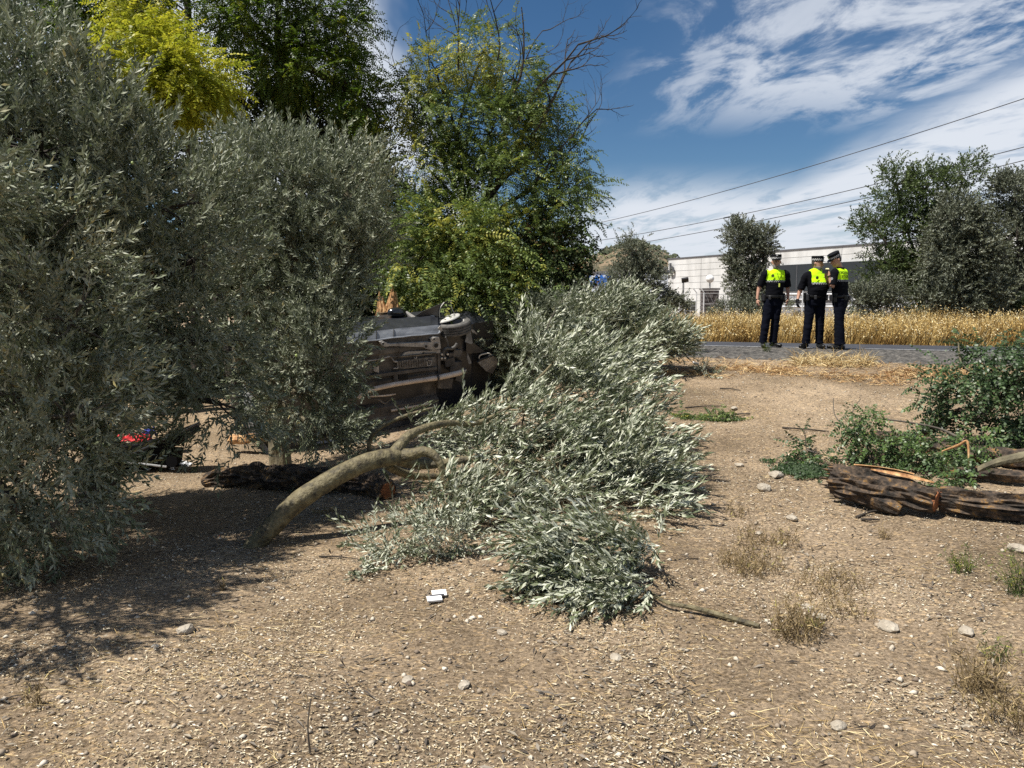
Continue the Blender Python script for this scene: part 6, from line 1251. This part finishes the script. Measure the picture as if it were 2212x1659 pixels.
def officer(px, py, yaw, label, J, head=(0, 0), z1=1.30, sw=.165, belly=0.0, cap_tilt=0.0, gloves=False, beard=True, hs=1.0, wide=1.0, extras=None, hair_back=False):
    """J: joints as offsets from the feet in the place's own axes (x to the right, y away, z up)"""
    c = G(px, py); c.z = float(gz(c.x, c.y, False)) + .012
    Ry = Matrix.Rotation(-yaw, 3, 'Z'); loc = lambda v: Ry @ Vector(v)
    j = {k: loc(v) for k, v in J.items()}
    hc = j['head']; hy, hp = head; HR = Matrix.Rotation(hy - yaw, 3, 'Z') @ Matrix.Rotation(hp, 3, 'X')
    def H(V): return [hc + HR @ (Vector(v) * hs) for v in V]
    # head in its own axes: face towards -y
    hv, hf = loft([(0, -.045, -.128, .030, .028), (0, -.030, -.112, .050, .052), (0, -.012, -.08, .064, .080), (0, -.002, -.04, .072, .092), (0, .003, 0, .077, .097), (0, .006, .04, .078, .099), (0, .008, .08, .070, .090), (0, .01, .112, .045, .06), (0, .01, .125, .015, .02)], 20)
    parts = [(H(hv), hf)]
    nv, nf = tube_geo([(0, -.092, .018), (0, -.108, -.005), (0, -.122, -.028), (0, -.100, -.036)], [.008, .011, .015, .010], 8); parts.append((H(nv), nf))
    for sg in (-1, 1):
        ev, ef = tube_geo([(sg * .074, .005, -.03), (sg * .084, .010, -.005), (sg * .080, .012, .020)], [.010, .015, .010], 8); parts.append((H(ev), ef))
    bv, bf = tube_geo([(-.045, -.082, .026), (0, -.095, .026), (.045, -.082, .026)], .012, 8); parts.append((H(bv), bf))
    lv, lf = tube_geo([(-.022, -.086, -.066), (0, -.096, -.064), (.022, -.086, -.066)], .009, 8); parts.append((H(lv), lf))
    nb = j['neck']; parts.append(limbg([nb + Vector((0, 0, -.06)), nb, hc + HR @ Vector((0, .02, -.06))], [.062, .056, .056], 14))
    parts.append(loft([(nb.x * .3, nb.y, .92, .14, .10), (nb.x * .4, nb.y, 1.1, .13, .10), (nb.x * .7, nb.y, 1.3, .14, .10), (nb.x, nb.y, 1.44, .12, .08), (nb.x, nb.y, nb.z, .06, .055)]))
    for s_ in ('L', 'R'):
        parts.append(limbg([j['sh' + s_], j['el' + s_], j['wr' + s_]], [.050, .048, .044, .040, .041, .036, .030, .026, .025], 12))
        if J.get('hand' + s_) is not None:
            hd = j['hand' + s_] - j['wr' + s_]; 
            if not (gloves): parts += hand_geo(j['wr' + s_], hd, loc(J.get('palm' + s_, (0, -1, 0))), J.get('curl' + s_, (.5,))[0] if not isinstance(J.get('curl' + s_), Vector) else .5, 1 if s_ == 'R' else -1)
        parts.append(limbg([j['hip' + s_], j['kn' + s_], j['an' + s_]], [.075, .065, .05, .045, .04, .035], 12))
    body = fuse('person', parts, MT['skin'], .0075, 3); body.location = c; body.rotation_euler = (0, 0, yaw); tag(body, label, 'person', None)
    # eyes, beard, hair
    for sg in (-1, 1):
        v_, f_ = tube_geo([(sg * .030, -.097, .006), (sg * .030, -.0925, .006)], .009, 8); mb = MB(); mb.add(H(v_), f_); o = mb.build('eye', MT['eye']); o.parent = body
    if beard:
        v_, f_ = loft([(0, -.050, -.136, .030, .028), (0, -.034, -.118, .055, .058), (0, -.018, -.085, .067, .079), (0, -.010, -.052, .0725, .084)], 20)
        o = fuse('beard', [(H(v_), f_)], MT['beard'], .008, 1, body)
    v_, f_ = loft([(0, .030, -.055, .060, .062), (0, .022, -.01, .078, .082), (0, .016, .035, .082, .094), (0, .012, .08, .074, .094)], 20); o = fuse('hair', [(H(v_), f_)], MT['hair'], .009, 1, body)
    # cap: band with chequers, flat crown, peak
    ct = Matrix.Rotation(cap_tilt, 3, 'X'); K = lambda V: H([ct @ Vector(q_) for q_ in V])
    v_, f_ = loft([(0, 0, .045, .088, .108), (0, 0, .105, .094, .115), (0, .0, .136, .096, .118), (0, .0, .143, .088, .108), (0, .0, .146, .03, .04)], 24); mb = MB(); mb.add(K(v_), f_); cap = mb.build('cap', MT['cap_black'], None, False); cap.parent = body
    mb = MB(); n = 40
    for r_ in range(2):
        for k in range(n):
            a0, a1 = 2 * math.pi * k / n, 2 * math.pi * (k + 1) / n; z0, z1_ = .058 + r_ * .017, .075 + r_ * .017; q_ = lambda a, z: (math.cos(a) * (.0915 + (z - .05) * .1), math.sin(a) * (.112 + (z - .05) * .1), z)
            mb.add(K([q_(a0, z0), q_(a1, z0), q_(a1, z1_), q_(a0, z1_)]), [[0, 1, 2, 3]], (k + r_) % 2)
    o = mb.build('chequered_band', [MT['cap_white'], MT['cap_black']]); o.parent = cap
    pk = [(math.cos(a) * .088, -.060 + math.sin(a) * .105, .048 - .022 * max(0, -math.sin(a))) for a in np.linspace(math.pi, 2 * math.pi, 13)]; mb = MB(); mb.prism(K(pk), HR @ Vector((0, 0, .006))); o = mb.build('peak', MT['boot']); o.parent = cap
    v_, f_ = tube_geo([(0, -.121, .125), (0, -.126, .125)], .016, 10); mb = MB(); mb.add(K(v_), f_); o = mb.build('badge', MT['chrome']); o.parent = cap
    # shirt
    cx_, cy = nb.x, nb.y; hx, hy_ = (j['hipL'] + j['hipR']).x / 2, (j['hipL'] + j['hipR']).y / 2; W_ = wide
    sec = []
    for (z, rx, ry, t, bl) in ((.93, .172, .128, 0, .2), (1.0, .172, .128, .1, .6), (1.10, .172, .130, .35, 1), (1.20, .180, .134, .6, .85), (1.30, .192, .134, .8, .35), (1.38, .198, .125, .9, .1), (1.44, .185, .108, 1, 0), (1.48, .13, .09, 1, 0), (1.51, .075, .07, 1, 0)):
        sec.append((hx + (cx_ - hx) * t, hy_ + (cy - hy_) * t - belly * bl * .6, z * J['k'][0] if 'k' in J else z, rx * W_, (ry + belly * bl * .5)))
    sh = [loft(sec, 28)]
    for s_ in ('L', 'R'):
        a, e = j['sh' + s_], j['el' + s_]; m_ = a.lerp(e, .92); sh.append(limbg([a + Vector((-a.x * .45, 0, .0)), a + Vector((0, 0, -.01)), a.lerp(m_, .45), m_], [.066, .078, .076, .072, .070, .073], 14))
    shirt = fuse('shirt', sh, shirt_mat('shirt_' + str(px), z1, sw), .012, 4, body, .006)
    # collar, badge, belt
    mb = MB(); V = tube_geo([Vector((nb.x + math.cos(a) * .070, nb.y + math.sin(a) * .066 + .004, nb.z - .005 - .030 * max(0, -math.sin(a)))) for a in np.linspace(-math.pi / 2 + .22, 1.5 * math.pi - .22, 20)], .019, 6); mb.add(*V); o = mb.build('collar', MT['cap_black'], None, True); o.parent = shirt
    # trousers
    tr_ = [loft([(hx, hy_, .80, .165 * W_, .115 + belly * .1), (hx, hy_, .90, .176 * W_, .125 + belly * .2), (hx, hy_, 1.0, .172 * W_, .122 + belly * .3), (hx, hy_, 1.03, .165 * W_, .118 + belly * .3)], 24)]
    for s_ in ('L', 'R'):
        tr_.append(limbg([j['hip' + s_], j['kn' + s_], j['an' + s_]], [.108 * W_, .105, .098, .088, .082, .080, .076, .074, .082], 16))
    trs = fuse('trousers', tr_, MT['navy'], .012, 3, body, .008, 6)
    mb = MB(); bx = [Vector((hx + math.cos(a) * .182 * W_, hy_ + math.sin(a) * (.138 + belly * .35), .985)) for a in np.linspace(0, 6.2832, 33)]; mb.add(*tube_geo(bx, .026, 8, False, ref=(0, 0, 1), flat=.45)); belt = mb.build('belt', MT['boot']); belt.parent = body
    for (a, w3, h3, d3, m3) in ((-.35, .07, .11, .045, 'black_plastic'), (.15, .06, .17, .05, 'boot'), (3.4, .06, .12, .05, 'black_plastic'), (3.0, .055, .17, .05, 'boot'), (-1.0, .05, .08, .03, 'boot'), (4.1, .05, .08, .03, 'black_plastic'), (1.2, .06, .09, .04, 'boot'), (2.0, .07, .09, .04, 'black_plastic')):
        p = Vector((hx + math.cos(a) * .205 * W_, hy_ + math.sin(a) * (.158 + belly * .35), .965)); mb = MB(); mb.box(p, (d3, w3, h3), Matrix.Rotation(a, 3, 'Z')); o = mb.build('belt_pouch', MT[m3]); o.parent = belt; bv_ = o.modifiers.new('b', 'BEVEL'); bv_.width = .01; bv_.segments = 2
    # boots
    for s_ in ('L', 'R'):
        a = j['an' + s_]; fd = loc(J['ft' + s_]).normalized(); up = Vector((0, 0, 1)); b0 = Vector((a.x, a.y, 0))
        G_ = [tube_geo([b0 - fd * .075 + up * .045, b0 - fd * .04 + up * .048, b0 + fd * .04 + up * .046, b0 + fd * .12 + up * .040, b0 + fd * .185 + up * .034, b0 + fd * .205 + up * .028], [.030, .043, .046, .047, .036, .018], 12, ref=(0, 0, 1)), limbg([b0 + up * .04, a + up * .06, a + up * .10], [.045, .048, .05], 12)]
        o = fuse('boot', G_, MT['boot'], .009, 2, body)
        for v in o.data.vertices: v.co.z = max(v.co.z, .004)
    return body, shirt, j, loc, c, nb
def onb(body, name, V, Fc, mat, parent=None):
    mb = MB(); mb.add(V, Fc); o = mb.build(name, MT[mat] if isinstance(mat, str) else mat); o.parent = parent or body; return o
# first officer, facing the viewer
J1 = dict(head=(.02, -.0, 1.655), neck=(.02, .0, 1.50), shL=(-.185, .0, 1.425), elL=(-.285, .03, 1.16), wrL=(-.335, -.02, .925), handL=(-.325, -.07, .80), shR=(.215, .0, 1.425), elR=(.275, .04, 1.15), wrR=(.262, -.03, .925), handR=(.215, -.08, .80),
          palmL=(1, .2, 0), palmR=(-1, .2, 0), hipL=(-.085, 0, .92), hipR=(.07, 0, .92), knL=(-.155, -.03, .50), knR=(.04, .0, .50), anL=(-.185, .0, .085), anR=(.02, .02, .085), ftL=(-.25, -1, 0), ftR=(.55, -.8, 0))
b1, s1, j, loc, c, nb = officer(1668, 751, 0, 'left officer facing the camera, grey beard, both arms hanging, neon yellow chest', J1, head=(R(-14), R(2)), z1=1.30, sw=.160)
onb(b1, 'chest_badge', *tube_geo([(-.085, -.135, 1.385), (-.085, -.1415, 1.385)], .030, 14), 'dark_print', s1)
mb = MB(); mb.box((.045, -.142, 1.205), (.024, .006, .07)); o = mb.build('tag', MT['tag_yellow'] if 'tag_yellow' in MT else M('tag_yellow', (.75, .85, .15), rough=.6)); o.parent = s1
mb = MB(); mb.add(*tube_geo([(.0, -.125, 1.44), (.022, -.139, 1.37), (.05, -.14, 1.30)], .004, 5)); mb.add(*tube_geo([(.09, -.11, 1.44), (.07, -.135, 1.36), (.045, -.141, 1.24)], .004, 5)); o = mb.build('lanyard', MT['cap_black']); o.parent = s1
w0 = j['wrR']; onb(b1, 'watch', *tube_geo([w0 + Vector((.002, 0, .018)), w0 + Vector((0, 0, -.006))], .031, 12), 'boot'); w0 = j['wrL']; onb(b1, 'bracelet', *tube_geo([w0 + Vector((.002, 0, .016)), w0 + Vector((0, 0, 0))], .030, 12), 'boot')
# second officer, heavy set, head turned right, black gloves
J2 = dict(head=(.0, -.02, 1.60), neck=(-.01, .0, 1.455), shL=(-.20, -.02, 1.37), elL=(-.285, .04, 1.09), wrL=(-.350, -.02, .90), handL=(-.36, -.06, .78), shR=(.19, .05, 1.37), elR=(.23, .12, 1.10), wrR=(.17, .02, .90), handR=(.12, -.03, .80),
          palmL=(1, .2, 0), palmR=(-1, .2, 0), hipL=(-.095, 0, .90), hipR=(.085, 0, .90), knL=(-.13, -.03, .49), knR=(.10, .0, .49), anL=(-.155, .0, .085), anR=(.115, .02, .085), ftL=(-.85, -.7, 0), ftR=(.1, -1, 0))
for k in J2: J2[k] = tuple(J2[k])
b2, s2, j, loc, c, nb = officer(1757, 753, R(18), 'middle stout officer with grey goatee and black gloves, looking to his left', J2, head=(R(48), R(2)), z1=1.245, sw=.165, belly=.10, gloves=True, wide=1.05)
for s_ in ('L', 'R'):
    hd = j['hand' + s_] - j['wr' + s_]; fuse('glove', hand_geo(j['wr' + s_], hd, loc(J2['palm' + s_]), .9, 1 if s_ == 'R' else -1) + [tube_geo([j['wr' + s_] - hd * .25, j['wr' + s_] + hd * .1], [.034, .036], 10)], MT['glove'], .0075, 2, b2)
onb(b2, 'chest_badge', *tube_geo([(-.125, -.170, 1.33), (-.125, -.182, 1.33)], .030, 14), 'dark_print', s2)
# third officer, back three quarters to the viewer, head bent over what he holds up
J3 = dict(head=(-.095, -.03, 1.665), neck=(.0, .0, 1.515), shL=(-.15, -.135, 1.43), elL=(-.205, -.20, 1.17), wrL=(-.265, -.17, 1.37), handL=(-.285, -.14, 1.46), shR=(.15, .135, 1.43), elR=(-.03, .28, 1.20), wrR=(-.24, .02, 1.34), handR=(-.27, -.04, 1.42),
          palmL=(.6, .8, 0), palmR=(.3, -1, 0), hipL=(-.02, -.07, .93), hipR=(.09, .08, .93), knL=(.0, -.10, .50), knR=(.07, .10, .50), anL=(.045, -.10, .085), anR=(.09, .12, .085), ftL=(-1, -.15, 0), ftR=(-1, .2, 0))
b3, s3, j, loc, c, nb = officer(1806, 756, R(-140), 'right officer seen from behind, head bent, holding something small up to his face', J3, head=(R(-78), R(22)), z1=1.30, sw=.175, beard=False, cap_tilt=R(6), wide=1.08)
# lettering printed on his back, bent to the cloth
for txt, z, sz in (('POLICIA', 1.405, .070), ('LOCAL', 1.335, .070)):
    me = text_mesh(txt, sz, .0008, .0012); xsv = [v.co.x for v in me.vertices]; mx = (min(xsv) + max(xsv)) / 2
    for v in me.vertices:
        x, y, d = v.co; t = -(x - mx); v.co = (t, nb.y + .137 * math.sqrt(max(0.05, 1 - (t / .24) ** 2)) - max(0, (z + y - 1.38)) * .22 + d * 1.0 + .012, z + y)
    o = bpy.data.objects.new('lettering', me); C.objects.link(o); me.materials.append(MT['dark_print']); o.parent = s3
    # lay the letters onto the shirt surface, a millimetre and a half proud
    sw_ = o.modifiers.new('on_cloth', 'SHRINKWRAP'); sw_.target = s3; sw_.wrap_method = 'PROJECT'; sw_.use_project_y = True; sw_.use_negative_direction = True; sw_.use_positive_direction = False; sw_.offset = .003; sw_.use_project_x = False
h1 = j['handL']; hw = b3.matrix_basis
BW = Matrix.Translation(c) @ Matrix.Rotation(R(-140), 4, 'Z')
o = stone(BW @ (h1 + Vector((.0, .0, .03))), .032, MT['straw_ball'] if 'straw_ball' in MT else M('held_pale', [(.3, (.45, .40, .12)), (.7, (.8, .75, .5))], scale=20)); o.name = 'held_object'; tag(o, 'small pale yellow object held up in the right officer hands', 'held object')
mb = MB(); mb.box(h1 + Vector((.02, -.03, -.01)), (.04, .10, .07)); o = mb.build('radio', MT['black_plastic']); o.parent = b3
w0 = j['wrL']; onb(b3, 'wrist_band', *tube_geo([w0 - (h1 - w0) * .2, w0 - (h1 - w0) * .02], .033, 12), 'boot')
a = j['shL'].lerp(j['elL'], .45); v = (j['shL'] - Vector((0, 0, 0))).normalized(); onb(b3, 'arm_patch', *tube_geo([a + Vector((v.x, v.y, 0)).normalized() * .070, a + Vector((v.x, v.y, 0)).normalized() * .080], .026, 12), 'frame_grey', s3)
# handcuff ring at the belt
mb = MB(); cc = Vector((-.03, .10, .93)); cuff_c = (j['hipL'] + j['hipR']) / 2
mb.add(*tube_geo([Vector((-.11 + math.cos(a) * .03, cuff_c.y + .185, .93 + math.sin(a) * .03)) for a in np.linspace(0, 6.283, 18)], .005, 5, False)); o = mb.build('handcuffs', MT['chrome']); o.parent = b3
print('TRIS', TRIS, 'objects', len(bpy.data.objects))
